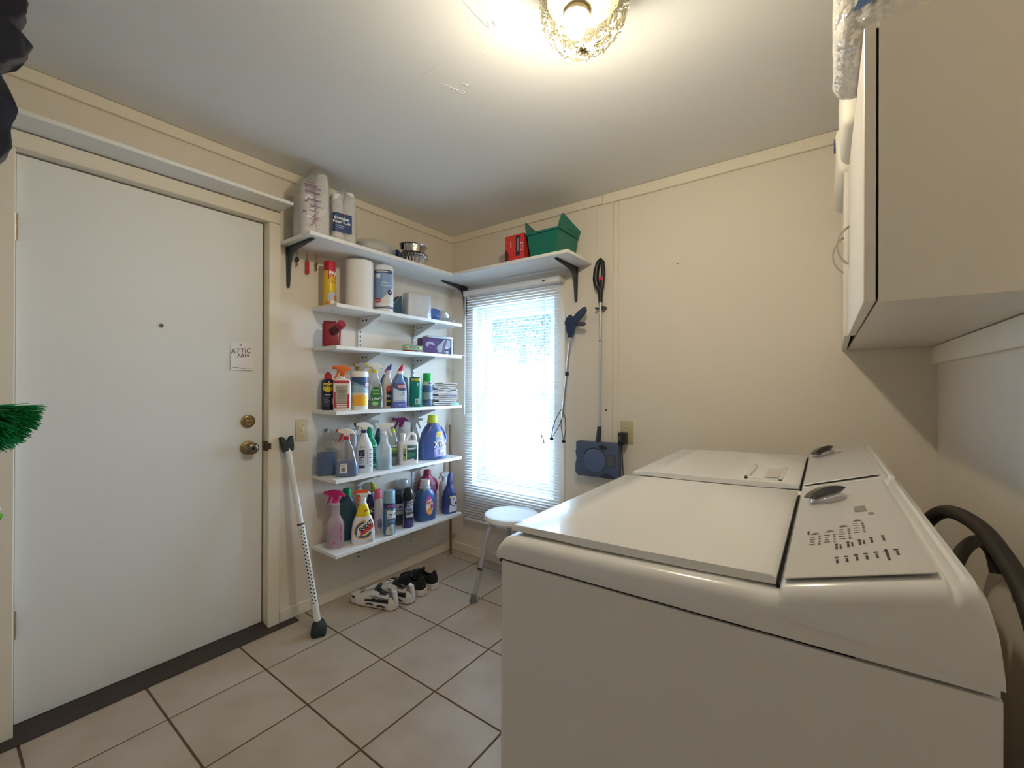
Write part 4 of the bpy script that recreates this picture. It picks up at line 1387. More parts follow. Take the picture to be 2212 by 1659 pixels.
# ---- lowest shelf
r = [(0, .041, .034, 2.6), (.004, .0445, .037, 2.6), (.130, .0445, .037, 2.6), (.152, .035, .030, 2.2), (.170, .024, .022, 2), (.222, .0205, .0205, 2), (.226, .0235, .0235), (.234, .0235, .0235), (.238, .019, .019), (.246, .017, .017)]
t, s = body('spray_bottle', 'frosted spray bottle with pink liquid and a hot pink trigger', 'spray bottle', (.125, -1.021, Z6), -36, r, T('pink_frosted', '#DCCBD4', .50, .05, .25))
mb(T('pink_liquid', '#B85C9C', .15, .04, .2)).loft([(.004, .040, .033, 2.6), (.007, .0428, .0355, 2.6), (.105, .0428, .0355, 2.6)], 28).build('liquid', t)
PK = K('D8207E')
trigger(t, .243, -1, PK, PK, PK, PK, s=1.12, round_top=True, collar_r=.019)
label(s, [(K('B05A78'), ell(.0075, .0075, -.006, .032))] + [(K('A8708E'), rect(.005, .0016, -.024, .03 + k * .011)) for k in range(9)] + [(K('A03C80'), rect(.010, .005, .030, .04 + k * .013)) for k in range(8)], t)
DT = K('2E4E5E', .35)
r = [(0, .042, .030, 4), (.005, .045, .033, 4), (.13, .045, .033, 4), (.175, .050, .034, 3), (.210, .046, .032, 2.6), (.240, .028, .024, 2.2), (.252, .022, .022)]
t, s = body('detergent_bottle', 'dark teal bottle with a green cap, left of the rainbow ring sprayer', 'bottle', (.066, -.916, Z6), -20, r, DT)
mb(GREEN).loft([(.249, .0245, .0245), (.275, .0235, .0235), (.288, .021, .021), (.290, .014, .014)], 24).build('cap', t)
handle_loop(t, DT, [(.040, -.012, .175), (.048, -.030, .150), (.046, -.036, .110), (.030, -.032, .080)], .008)

r = [(0, .056, .027, 4), (.006, .0615, .032, 3.6), (.060, .0625, .033, 3.2), (.110, .056, .031, 2.8), (.145, .044, .027, 2.5), (.152, .0385, .025, 2.3), (.160, .037, .0245, 2.3), (.205, .025, .0215, 2.1), (.222, .0165, .0165, 2), (.236, .0150, .0150)]
t, s = body('spray_bottle', 'white stain remover sprayer with a rainbow ring and an orange trigger', 'spray bottle', (.184, -.890, Z6), -30, r, K('E8E8EC'), seg=36)
r2 = [(.150, .0400, .0262, 2.3), (.160, .0378, .0253, 2.3), (.205, .0258, .0223, 2.1), (.216, .0205, .0190, 2.0)]
mb(K('E6CF1E', .3)).loft(r2, 32).build('neck_band', t)
label(Skin(r2), [(K('B87A20'), [(.004, .172), (.026, .178), (.020, .192), (.006, .186)])] , t, 'neck_print')
OR = K('EE5A2A')
hd = trigger(t, .234, -1, WH, OR, WH, OR, s=.95, cx=.0, topmat=OR)
b = mb(OR).prism([(-.030, .044), (.043, .046), (.043, .058), (.004, .063), (-.028, .057)], -.0122, .0122, bev=.002, seg=1)
b.xf(Matrix.Translation((0, 0, .234)) @ Matrix.Diagonal((-.95, .95, .95, 1)))
b.build('orange_cover', hd)
label(s, [(K('E8A858'), ring_poly(.0440, .0510, .000, .078, 60, 330, 30)), (K('46609A'), ring_poly(.0335, .0440, .000, .078, 40, 340, 30)), (K('BFCF6A'), ring_poly(.0285, .0335, .000, .078, 60, 330, 30)), (K('F2F2F2'), ell(.0285, .0285, .0, .078)),
          (K('F2F2F2'), [(-.030, .048), (-.022, .044), (.056, .100), (.056, .146), (.048, .146), (-.030, .090)]), (K('D43A48'), [(-.014, .050), (-.002, .052), (.056, .088), (.056, .112), (-.012, .066)]),
          txt(BK, 'SHOUT', .031, .016, .098, 34, .0014, .15, .84)] + bars(K('F0A8A8'), .004, .034, .070, .076, 1, 3) + bars(K('9AA0A8'), .010, .050, .014, .020, 1, 5, .4), t)

r = [(0, .026, .022, 3), (.004, .0285, .025, 3), (.15, .0285, .025, 3), (.190, .022, .020, 2.4), (.235, .0135, .0135, 2)]
t, s = body('spray_bottle', 'navy spray bottle with a clear and yellow trigger head, behind the rainbow ring sprayer', 'spray bottle', (.060, -.752, Z6), -30, r, K('2A2F66', .35))
mb(T('pale_head', '#B9BDB0', .35, .1)).loft([(.232, .015, .015), (.245, .020, .016, 2, -.008), (.262, .034, .016, 2.6, -.020), (.282, .030, .015, 2.4, -.022), (.292, .016, .011, 2, -.016)], 24).build('trigger_head', t)
mb(K('C8B92A')).loft([(.238, .014, .017, 2, .014), (.262, .019, .018, 2.4, .016), (.282, .014, .016, 2.2, .010), (.294, .006, .010, 2, .004)], 24).build('head_shell', t)
label(s, [txt(WH, 'SC', .030, .0, .125, 20, .0014, .2), (RED, rect(.036, .024, .004, .085))], t)
r = [(0, .024, .022), (.004, .0265, .025), (.045, .029, .026), (.085, .024, .022), (.115, .026, .024), (.19, .024, .022), (.205, .019, .019), (.209, .018, .018)]
t, s = body('fabric_spray', 'slender white bottle with a pink cap', 'bottle', (.118, -.742, Z6), -30, r, K('CDC4CA'))
mb(K('D86088')).loft([(.206, .0225, .0225), (.213, .0230, .0230), (.216, .0215, .0215), (.252, .0205, .0205), (.256, .018, .018)], 24).build('cap', t)
label(s, [(K('8A8098'), ell(.018, .030, .010, .058)), (K('5F6A8A'), ell(.011, .012, .012, .050))], t)
t, s = spray_can('spray_can', 'light blue aerosol starch can with white lettering', (.192, -.716, Z6), -33, .0345, .196, K('4F7292', .3), K('86A8BC', .35), .062)
label(s, [(K('2E3A72'), rect(.100, .030, .006, .173)), (K('A85090'), [(-.018, .161), (.030, .168), (.030, .180), (-.018, .174)]), txt(WH, 'Magic', .033, .014, .138, 6, .0014, 0, .80), txt(WH, 'Sizing', .033, .014, .110, 6, .0014, 0, .80), (K('C9D2D8'), ell(.015, .005, .012, .082)), (K('4F7292'), ell(.010, .003, .012, .082)),
          (K('C9CCC8'), [(-.022, .006), (.026, .006), (.028, .030), (.022, .060), (.012, .068), (.002, .056), (-.014, .050), (-.022, .030)])] + bars(K('9AA49C'), -.008, .018, .012, .046, 5, 8, .3), t)
t, s = spray_can('spray_can', 'short black capped aerosol can between the blue aerosol and the tall black one', (.100, -.572, Z6), -33, .0275, .146, K('4A4A52', .35), K('14181A', .3), .050)
label(s, [(K('B9B2B8'), rect(.056, .036, .002, .116)), (K('5E3A48'), [(-.012, .108), (.018, .108), (.018, .122), (-.002, .122)]), (K('A6A6AC'), rect(.056, .024, .002, .082)), (K('3A3A40'), rect(.050, .044, .002, .040))], t)
t, s = spray_can('spray_can', 'tall dark aerosol cleaner can with a domed black cap', (.176, -.562, Z6), -33, .0335, .180, K('26283E', .3), K('0F1416', .25), .065, caprings=[(.172, .033, .033), (.185, .0325, .0325), (.215, .031, .031), (.235, .023, .023), (.243, .010, .010)])
label(s, [(K('C6CCD4'), [(-.014, .110), (.030, .118), (.030, .170), (-.010, .160)]), (K('7E88B0'), rect(.056, .022, .006, .112)), (K('B9BCC4'), rect(.052, .040, .008, .084)), txt(BK, 'HEAVY', .017, .010, .154, 8, .0006, 0, .8), txt(BK, 'DUTY', .017, .008, .136, 8, .0006, 0, .8), txt(BK, 'CLEANER', .0185, .009, .090, 3, .0010, 0, .68), txt(BK, 'OVEN', .012, .009, .106, 3, .0004, 0, .8),
          (K('3A3470'), rect(.070, .050, 0, .030))] + bars(K('6F6AA0'), -.01, .028, .012, .05, 5, 9, .35) + [(K('B0B6C4'), rect(.004, .150, -.030, .085))], t)
AB = K('35588C', .3)
r = [(0, .062, .040, 3), (.006, .068, .045, 3), (.060, .069, .046, 3), (.120, .066, .044, 2.8), (.160, .062, .042, 2.6), (.186, .052, .038, 2.4), (.200, .036, .033, 2.1), (.208, .030, .030)]
def ajax(loc, az, lab):
    t, s = body('detergent_jug', lab, 'jug', loc, az, r, AB, seg=36)
    mb(T('clear_cap', '#CDD3DA', .25, .12, .1)).loft([(.203, .0365, .0365), (.212, .0365, .0365), (.216, .033, .033), (.256, .0300, .0300), (.262, .027, .027)], 30).build('cap', t)
    handle_loop(t, AB, [(.050, .0, .182), (.064, .0, .162), (.072, .0, .130), (.072, .0, .100), (.066, .0, .085)], .008)
    label(s, [(K('C04CA8'), ell(.027, .066, .018, .100)), (K('E8E0B0'), [(-.007, .128), (.036, .140), (.045, .112), (.043, .080), (.034, .050), (.018, .034), (.002, .052), (-.008, .085)]), txt(K('C21E48'), 'AJAX', .026, .018, .120, 8, .0010, .2, .80), (K('A83A78'), ell(.010, .016, .034, .092)), (K('E8923A'), ell(.018, .022, .019, .062)), (K('F0B860'), ell(.012, .010, .020, .054))], t, du=-.010)
    return t
ajax((.157, -.404, Z6), -14, 'blue detergent jug with an oval cream and pink label and a clear cap')
ajax((.047, -.490, Z6 + .0005), -4, 'second blue detergent jug with a clear cap, behind the tall dark can')
MG = K('A0204C', .35)
r = [(0, .060, .036, 3), (.006, .066, .040, 3), (.16, .066, .040, 3), (.215, .060, .037, 2.6), (.250, .036, .028, 2.3), (.262, .025, .025)]
t, s = body('detergent_jug', 'magenta jug behind the blue detergent jug and the white pump bottle', 'jug', (.052, -.290, Z6), -12, r, MG)
mb(K('8E1A44')).loft([(.259, .0265, .0265), (.288, .0255, .0255), (.296, .020, .020)], 24).build('cap', t)
handle_loop(t, MG, [(.040, -.01, .235), (.060, -.016, .215), (.070, -.016, .180), (.066, -.012, .150)], .009)
label(s, [(K('8A6A84'), rect(.040, .060, .026, .185)), (K('B48AA0'), rect(.030, .022, .028, .205))], t)
LW = K('CEC9CA', .35)
r = [(0, .033, .028, 2.4), (.005, .037, .031, 2.4), (.13, .038, .032, 2.4), (.175, .040, .033, 2.2), (.195, .034, .030, 2.1), (.208, .019, .019), (.235, .018, .018)]
t, s = body('spray_bottle', 'plain white trigger bottle with rounded shoulders', 'spray bottle', (.098, -.168, Z6), -30, r, LW)
b = mb(LW).prism([(-.018, .226), (.016, .226), (.018, .244), (.030, .256), (.026, .266), (-.034, .264), (-.036, .252), (-.020, .248)], -.012, .012, bev=.004, seg=2)
hd = b.build('trigger_head', t)
mb(LW).prism([(-.032, .256), (-.022, .256), (-.026, .238), (-.036, .218), (-.042, .220), (-.034, .238)], -.006, .006, bev=.002, seg=1).build('trigger', hd)
label(s, [(K('5A5660'), ell(.012, .010, .024, .150)), (K('CEC9CA'), ell(.007, .005, .024, .150))], t)
RB = K('33417E', .35)
r = [(0, .048, .030, 3.2), (.005, .052, .034, 3.2), (.110, .050, .033, 3), (.130, .046, .031, 2.6), (.150, .040, .029, 2.4), (.185, .024, .022, 2.1), (.200, .018, .018, 2), (.205, .020, .020), (.214, .019, .019)]
t, s = body('spray_bottle', 'blue carpet cleaner sprayer with a white label, rightmost on the lowest shelf', 'spray bottle', (.178, -.200, Z6 - .0002), -20, r, RB)
mb(K('3A4A88')).loft([(.212, .0165, .0165), (.235, .0175, .0165, 2, .002), (.262, .016, .016, 2, .006), (.274, .010, .011, 2, .010)], 20).build('trigger_head', t)
label(s, [(K('D6D8DE'), [(-.016, .012), (.046, .016), (.046, .066), (-.014, .060)]), (K('20264A'), ring_poly(.030, .032, .018, .082, 0, 300)), (K('D6D8DE'), ell(.026, .034, .018, .088)), (K('C9CF5A'), [(-.014, .104), (.004, .118), (.0, .124), (-.012, .122)]), (K('4A4E60'), ell(.010, .010, .034, .070)), (K('C03A54'), rect(.016, .004, .016, .102)), (K('7A80A0'), rect(.018, .003, .016, .095))], t)

# ---- upper bracket shelf
t, s = spray_can('spray_can', 'yellow cooking spray can with a red cap', (.082, -1.036, Z2), -20, .0315, .205, K('E3BE1E', .3), RED, .045, rcap=.0305)
label(s, [(K('C22430'), [(-.012, .168), (.045, .168), (.045, .196), (-.012, .199)]), (K('C22430'), rect(.004, .05, -.010, .174)), txt(WH, 'PAM', .030, .016, .181, 0, .0014, 0, .85), (K('E88A4A'), rect(.050, .010, .020, .158)), (K('D89A1E'), rect(.040, .018, .020, .135)), (K('B9BEC8'), ell(.030, .052, .010, .030)), (K('E8E6E4'), ell(.026, .012, .020, .022)), (K('E2742A'), ell(.013, .018, .030, .048)), (K('D8862E'), ell(.014, .012, -.014, .018))], t)

t = thing('paper_towel_roll', 'bare white roll of paper towel', 'paper towel', (.118, -.875, Z2), A(0), 'rolls of paper towel')
prm = M('white_paper_towel', '#ECEAE6', 0.95, bump=(160, 0.35, 0.002))
b = mb(prm).loft([(0.001, .074, .074), (.003, .076, .076), (.278, .076, .076), (.280, .074, .074), (.280, .021, .021)], 40)
b.build('roll', t)
mb(K('9C8A70')).loft([(.2802, .0205, .0205), (.2806, .019, .019)], 20).build('core', t)
t = thing('paper_towel_roll', 'wrapped paper towel roll with a blue printed film', 'paper towel', (.160, -.7395, Z2), A(0), 'rolls of paper towel')
rr = [(0.001, .052, .052), (.004, .056, .056), (.266, .056, .056), (.276, .050, .050), (.279, .030, .030)]
mb(M('white_wrapped_paper', '#E6E6E8', 0.35)).loft(rr, 40).build('roll', t)
s = Skin(rr)
lb_ = K('7F9CC4')
label(s, [(lb_, rect(.130, .175, -.004, .155)), (K('DCDAD4'), [(.060, .050), (.060, .150), (-.020, .068), (-.020, .050)]), (K('DAD8D2'), rect(.130, .016, -.004, .060)), (NAVY, rect(.110, .018, -.006, .236)), (K('E8E8EE'), rect(.080, .004, -.006, .236)), (K('DDE2EA'), [(-.048, .222), (-.020, .222), (-.022, .196), (-.042, .194)]), txt(K('C8DCF0'), 'Paper', .018, .010, .172, 0, .0004), txt(K('C8DCF0'), 'Towels', .018, .010, .155, 0, .0004), (NAVY, ell(.014, .016, .034, .116)), txt(K('D8DCE8'), '140', .010, .034, .116, 0, .0004),
          (RED, ell(.016, .014, -.034, .066)), txt(K('F0D8D8'), 'value', .011, -.034, .066, 0, .0003), (NAVY, rect(.130, .012, -.004, .028)), (K('C8CCD8'), rect(.130, .003, -.004, .029))], t, du=-.034)
t = thing('magazine_box', 'dark teal cardboard holder with a sloping curved edge', 'box', (.058, -.586, Z2), A(-12))
b = mb(K('2E5468', .5)).prism([(-.052, 0.001), (.036, 0.001), (.036, .142), (.026, .141), (.012, .122), (-.012, .092), (-.052, .076)], -.040, .040, bev=.001, seg=1)
b.build('holder', t)
mb(K('AEB4B2')).prism(strip_poly([(-.050, .0755), (-.012, .0915), (.012, .121), (.0255, .1415)], .003), -.0412, -.0405).build('white_edge', t)
t = thing('napkin_pack', 'square pack of white napkins in crinkled clear film', 'napkins', (.145, -.470, Z2), A(-12))
mb(M('white_napkins', '#EDEDEF', 0.9, bump=(40, 0.5, 0.004))).box(-.078, .078, -.038, .038, 0.002, .155, .008, 3).build('napkins', t)
b = mb(T('napkin_film', '#FAFAFC', .55, .20, .12, bump=(30, .6, .008))).box(-.084, .084, -.043, .043, 0.0005, .164, .010, 2).subdiv(3).jitter(.004, 3, 40)
for v in b.bm.verts:
    v.co.z = max(v.co.z, .0003)
b.build('film', t, 60)
t = thing('plastic_bag', 'crumpled blue and clear plastic bag', 'bag', (.150, -.287, Z2), A(-28))
b = mb(K('5577C0', .35)).ball((-.026, 0, .046), .05, .95, .75, .88, 20, 14).jitter(.016, 5, 26)
for v in b.bm.verts:
    v.co.z = max(v.co.z, .0015)
b.build('blue_part', t, 60)
b = mb(T('crinkled_film', '#E2E6F0', .45, .3, .1)).ball((.034, 0, .040), .048, .9, .8, .9, 20, 14).jitter(.020, 8, 30)
for v in b.bm.verts:
    v.co.z = max(v.co.z, .001)
b.build('clear_part', t, 40)
b = mb(T('thin_film', '#E2E4EA', .8, .25, .1)).ball((.080, .012, .020), .040, 1.0, .9, .55, 16, 10).jitter(.015, 9, 30)
for v in b.bm.verts:
    v.co.z = max(v.co.z, .001)
b.build('loose_film', t, 40)

# ---- second bracket shelf
t = thing('red_jug', 'squat dark red plastic jug with a round side cap', 'jug', (.120, -1.046, Z3), A(-30))
rj = M('dark_red_plastic', '#8A1E2E', 0.3)
mb(rj).loft([(0.001, .043, .032, 7), (.005, .047, .036, 7), (.118, .047, .036, 7), (.128, .042, .032, 6)], 32).build('body', t)
mb(K('6E1826', .35)).box(-.040, .022, -.026, .026, .127, .137, .004, 2).build('lid', t)
mb(K('55161F', .4)).tube([(.004, -.034, .078), (.026, -.046, .095), (.042, -.058, .108)], [.022, .021, .019], 18).build('spout', t)
b = mb(K('9C2434', .3)).cyl((.036, -.056, .105), (.050, -.076, .120), .0225, .0225, 24)
b.build('spout_cap', t)
t = thing('small_box', 'small pale green printed carton lying flat', 'box', (.165, -.520, Z3), A(-14))
b = mb(K('A9C49A', .5)).box(-.062, .052, -.030, .030, .014, .046, .001, 1)
b.build('carton', t)
label(Flat((0, -.0302, 0), (1, 0, 0), (0, 0, 1)), [(K('3E4A38'), rect(.110, .004, -.006, .0435)), (K('C86A4A'), rect(.012, .010, -.054, .026)), (K('8A9890'), rect(.050, .010, -.016, .027)), (K('4A5248'), rect(.046, .003, -.016, .0345)), (K('4A5248'), rect(.006, .008, .020, .027)), (K('DDE8C8'), ell(.012, .008, .038, .030))], t)
t = thing('small_packet', 'small crumpled red and clear packet under the green carton', 'packet', (.165, -.522, Z3), A(-14))
mb(K('A83A44', .4)).box(-.060, .030, -.026, .026, .001, .013, .004, 2).jitter(.002, 4, 40).build('packet', t, 60)
b = mb(film).box(.018, .064, -.028, .028, .001, .014, .005, 2).subdiv(1).jitter(.006, 6, 40)
for v in b.bm.verts:
    v.co.z = max(v.co.z, .0008)
b.build('film', t, 50)
t = thing('purple_box', 'purple and navy printed carton near the window end of its shelf', 'box', (.165, -.328, Z3), A(-14))
b = mb(K('4A2A66', .45)).box(-.112, .112, -.036, .036, .001, .102, .0015, 1)
b.build('carton', t)
gp = K('9C9CA8')
label(Flat((0, -.0362, 0), (1, 0, 0), (0, 0, 1)), [(K('23264E'), rect(.094, .098, .064, .051)), (gp, [(.002, .012), (.062, .012), (.096, .050), (.096, .096), (.045, .096), (-.010, .045)]), (K('5A5A78'), [(.030, .012), (.046, .012), (.062, .070), (.072, .096), (.056, .096), (.040, .068)]), (gp, ell(.034, .020, -.058, .060)), (K('4A2A66'), ell(.022, .010, -.052, .052)), (K('C9C9D2'), rect(.020, .016, .064, .044)), (K('3A3C62'), rect(.030, .012, .066, .030)), (K('B0B0C0'), rect(.020, .018, .070, .014)), (K('D0D0D8'), rect(.010, .100, .108, .051))], t)
t = thing('black_box', 'small black and lilac carton standing at the window end of its shelf', 'box', (.100, -.170, Z3), A(-14))
b = mb(K('23232A', .5)).box(-.055, .055, -.030, .030, .001, .100, .002, 1)
b.build('carton', t)
label(Flat((0, -.0302, 0), (1, 0, 0), (0, 0, 1)), [(K('8A7E98'), rect(.080, .034, .008, .024)), (K('C9C9CE'), rect(.004, .099, -.050, .051))] + bars(K('5A5068'), -.02, .04, .012, .036, 4, 3, .3), t)
t = thing('plastic_bag', 'folded white plastic bags lying on the purple carton', 'bag', (.162, -.318, Z3 + .1035), A(-14))
b = mb(K('B9C4CE', .35)).box(-.085, .075, -.034, .034, .001, .018, .006, 2).subdiv(2).jitter(.005, 11, 30)
for v in b.bm.verts:
    v.co.z = max(v.co.z, .0006)
b.build('bag', t, 60)
b = mb(WH).box(.050, .122, -.026, .026, .006, .018, .004, 2).subdiv(1).jitter(.003, 12, 30)
b.build('white_end', t, 60)
t = thing('paint_stick', 'thin white stick lying over the end of the second shelf', 'stick', (.214, -.176, Z3), A(-14))
mb(WH).box(-.035, .068, -.0065, .0065, .0005, .0060, .001, 1).build('stick', t)

# ---- top boards
foam = M('white_foam_cups', '#EFE9E6', 0.6)
def cup_column(t, x, y, h, r=.036):
    rings = [(0.001, r, r)]
    z = 0.001
    k = 0
    n = int(h / .0125)
    for k in range(n):
        z0 = .001 + k * .0125
        q = r * (1 - .10 * z0 / h)
        rings += [(z0 + .001, q, q), (z0 + .0075, q, q), (z0 + .009, q * .955, q * .955), (z0 + .0122, q * .95, q * .95)]
    rings += [(h + .004, r * .84, r * .84), (h + .045, r * .70, r * .70)]
    b = mb(foam).loft([(a, c, c, 2, x, y) for a, c, _ in rings], 22)
    b.build('cup_stack', t, 40)
def cup_pack(lab, loc, az, hs, mat, bagh, wx, wy, peak, items):
    t = thing('cup_pack', lab, 'cups', loc, A(az), 'packs of foam cups on the top board')
    for (x, y, h) in hs:
        cup_column(t, x, y, h)
    rg = [(0.0006, wx * .96, wy * .96, 5), (.01, wx, wy, 5), (bagh * .5, wx * .99, wy * .99, 5), (bagh * .74, wx * .96, wy * .96, 4.5), (bagh * .92, wx * .66, wy * .9, 3.6, peak * .62), (bagh, wx * .52, wy * .6, 3, peak * .9), (bagh + .028, wx * .34, wy * .34, 2, peak), (bagh + .05, wx * .10, wy * .10, 2, peak * 1.4)]
    b = mb(mat).loft(rg, 40).jitter(.0030, 13, 30)
    for v in b.bm.verts:
        v.co.z = max(v.co.z, .0004)
    b.build('bag', t, 60)
    if items:
        label(Skin(rg), items, t, 'print', base=.0045)
    return t
pur = K('86607E')
it = []
for z, x0, x1, w in ((.248, -.062, .0, .005), (.236, -.060, .012, .006), (.212, -.060, .004, .007), (.262, -.055, -.02, .004), (.222, -.055, -.010, .004), (.176, -.052, .008, .006), (.146, -.040, .022, .004), (.120, -.045, .0, .003), (.090, -.030, .006, .003), (.078, -.045, .010, .003)):
    it.append((pur, rect(x1 - x0, w, (x0 + x1) / 2, z)))
rnd = random.Random(5)
for k in range(12):
    it.append((pur, rect(.014, .006, -.062 + rnd.uniform(0, .05), .05 + k * .010)))
cup_pack('taller bag of white foam cups with purple print, on the top board', (.150, -1.176, ZT), -8, [(-.036, -.036, .205), (.036, -.036, .285), (-.036, .038, .20), (.036, .038, .25)], film, .345, .0765, .080, .036, it)
bl_ = K('2A4272')
cup_pack('bag of white foam cups with a navy label, right of the purple printed bag', (.155, -1.022, ZT), -8, [(-.034, -.036, .220), (.034, -.036, .245), (-.034, .036, .22), (.034, .036, .22)], film, .292, .0715, .076, .02,
         [(bl_, rect(.096, .098, -.018, .110)), txt(WH, 'Everyday', .021, -.022, .132, 0, .0006), txt(WH, 'Foam Cups', .019, -.022, .112, 0, .0006), (K('9AA8C8'), rect(.05, .004, -.026, .092)), (K('9AA8C8'), rect(.04, .004, -.030, .082)), (RED, rect(.012, .010, -.010, .152))])
t = thing('plate_pack', 'low film wrapped stack of white foam plates with a navy band', 'plates', (.165, -.797, ZT), A(-12))
b = mb(foam)
rg = []
for k in range(9):
    z = .002 + k * .0062
    rg += [(z, .082, .082), (z + .004, .104, .104), (z + .0055, .106, .106)]
b.loft([(a, c, c, 2, -.02) for a, c, _ in rg], 40)
b.build('plates', t)
b = mb(film).loft([(.0006, .106, .108, 3, -.018), (.02, .122, .114, 3, -.018), (.058, .118, .112, 3, -.020), (.078, .085, .085, 2.6, -.028), (.083, .03, .04, 2, -.03)], 36).jitter(.004, 21, 30)
for v in b.bm.verts:
    v.co.z = max(v.co.z, .0004)
b.build('film', t, 60)
b = mb(NAVY).loft([(.003, .014, .075, 3, .116), (.03, .020, .080, 3, .114), (.052, .014, .07, 3, .104), (.058, .006, .04, 2, .096)], 24).jitter(.002, 5, 30)
b.build('navy_band', t, 60)
foil = M('aluminium_foil', '#CFCFD2', 0.22, 1.0, bump=(45, 0.6, 0.004))
def pan(t, z, r0, r1, h, flutes, dx=0, dy=0, flip=False, dark=None):
    b = mb(foil)
    seg = 96
    rows = []
    prof = [(0, r0, 1), (h * .92, r1, 1), (h * .95, r1 + .008, 0), (h, r1 + .0095, 0), (h * .97, r1 + .004, 0), (h * .90, r1 - .003, 1), (.003, r0 - .003, 1)]
    for z_, rr_, fl in prof:
        row = []
        for k in range(seg):
            a = 2 * pi * k / seg
            q = rr_ + (.0022 * (1 if (k // 2) % 2 else -1) if fl and flutes else 0)
            zz = (h - z_) if flip else z_
            row.append(b.bm.verts.new((dx + q * sin(a), dy - q * cos(a), z + zz)))
        rows.append(row)
    for a_, c_2 in zip(rows, rows[1:]):
        for k in range(seg):
            b.bm.faces.new((a_[k], a_[(k + 1) % seg], c_2[(k + 1) % seg], c_2[k]))
    b.bm.faces.new(rows[0])
    b.bm.faces.new(rows[-1])
    return b
for lb, z, a0 in (('bottom foil pan of the small pile on the top board', .001, (.062, .078, .050, True, .008, 0)), ('middle foil pan of the small pile on the top board', .052, (.066, .080, .022, True, 0, .002)), ('uppermost foil pan, crinkled and tilted on the small pile', .080, (.070, .076, .046, False, -.004, 0))):
    t = thing('foil_pan', lb, 'pan', (.185, -.535, ZT + z), A(-30), 'foil pans on the top board')
    b = pan(t, 0, *a0)
    if z > .07:
        b.jitter(.005, 31, 28)
        b.xf(Matrix.Translation((0, 0, .004)) @ Matrix.Rotation(radians(4), 4, 'Y'))
    b.build('pan', t, 40)
t = thing('foil_pan_band', 'dark navy strap hooked over the rim of the uppermost foil pan', 'strap', (.185, -.535, ZT + .085), A(-30))
mb(NAVY).box(-.0815, -.074, -.030, -.012, .012, .056, .002, 1).build('strap', t)

# red carton and green bin over the window
t = thing('red_box', 'red carton beside the green bin on the shelf over the window', 'box', (.765, -.205, ZT))
b = mb(K('D23A34', .5)).box(-.072, .066, -.045, .045, .001, .168, .001, 1)
b.build('carton', t)
label(Flat((0, -.0452, 0), (1, 0, 0), (0, 0, 1)), [(K('23223A'), rect(.028, .120, .022, .098)), (K('C8B8C0'), rect(.004, .085, .019, .104)), (K('B8A8B4'), rect(.004, .075, .027, .106)), (K('E8D8D4'), rect(.018, .046, .050, .090)), (K('C23A3A'), rect(.012, .036, .050, .090)), (K('F0C8C0'), rect(.006, .040, -.028, .112)), (K('4A2028'), ell(.026, .045, -.072, .040, 20, -90, 90))], t)
gb = M('green_bin_plastic', '#0E6E5E', 0.4)
t = thing('parts_bin', 'green plastic parts bin with flared sides on the shelf over the window', 'bin', (.965, -.145, ZT))
def shell(B, quads, th=.004):
    for q in quads:
        n_q = (Vector(q[1]) - Vector(q[0])).cross(Vector(q[2]) - Vector(q[0])).normalized() * th
        a = [Vector(p) for p in q]
        c_q = [p + n_q for p in a]
        k = len(a)
        B.faces([tuple(p) for p in a + c_q], [list(range(k))[::-1], list(range(k, 2 * k))] + [(i, (i + 1) % k, k + (i + 1) % k, k + i) for i in range(k)])
B = mb(gb)
xl0, xr0, xl1, xr1 = -.085, .085, -.105, .108      # bottom and rim half widths
y0, y1 = -.115, .115
hb_ = .150
shell(B, [[(xl0, y0 + .01, .001), (xr0, y0 + .01, .001), (xr0, y1, .001), (xl0, y1, .001)]])
shell(B, [[(xl0, y0 + .01, .001), (xl1, y0, hb_), (xr1, y0, hb_ - .0), (xr0, y0 + .01, .001)]])
shell(B, [[(xl0, y1, .001), (xr0, y1, .001), (xr1, y1, hb_ + .015), (xl1, y1, hb_ + .015)]])
shell(B, [[(xl0, y0 + .01, .001), (xl0, y1, .001), (xl1, y1, hb_), (xl1, y0, hb_)]])
shell(B, [[(xr0, y0 + .01, .001), (xr1, y0, hb_), (xr1, y1, hb_), (xr0, y1, .001)]])
B.build('tub', t, 0)
B = mb(gb)
for sx, x1 in ((-1, xl1), (1, xr1)):
    xo = x1 + sx * .020
    q = [(x1, y0, hb_), (xo - sx * .01, y0 - .004, hb_ + .030), (xo, y0 + .010, hb_ + .072), (xo + sx * .002, y0 + .02, hb_ + .074), (xo + sx * .002, y1, hb_ + .030), (x1, y1, hb_)]
    shell(B, [q if sx > 0 else q[::-1]])
B.build('side_wings', t, 0)
B = mb(gb)
B.box(xl1 - .002, xr1 + .004, y0 - .008, y0 + .002, hb_ - .012, hb_, .002, 1)
B.box(xr1 - .002, xr1 + .009, y0, y1, hb_ - .010, hb_ + .002, .002, 1)
B.box(xl1 - .009, xl1 + .002, y0, y1, hb_ - .010, hb_ + .002, .002, 1)
B.build('rim', t)

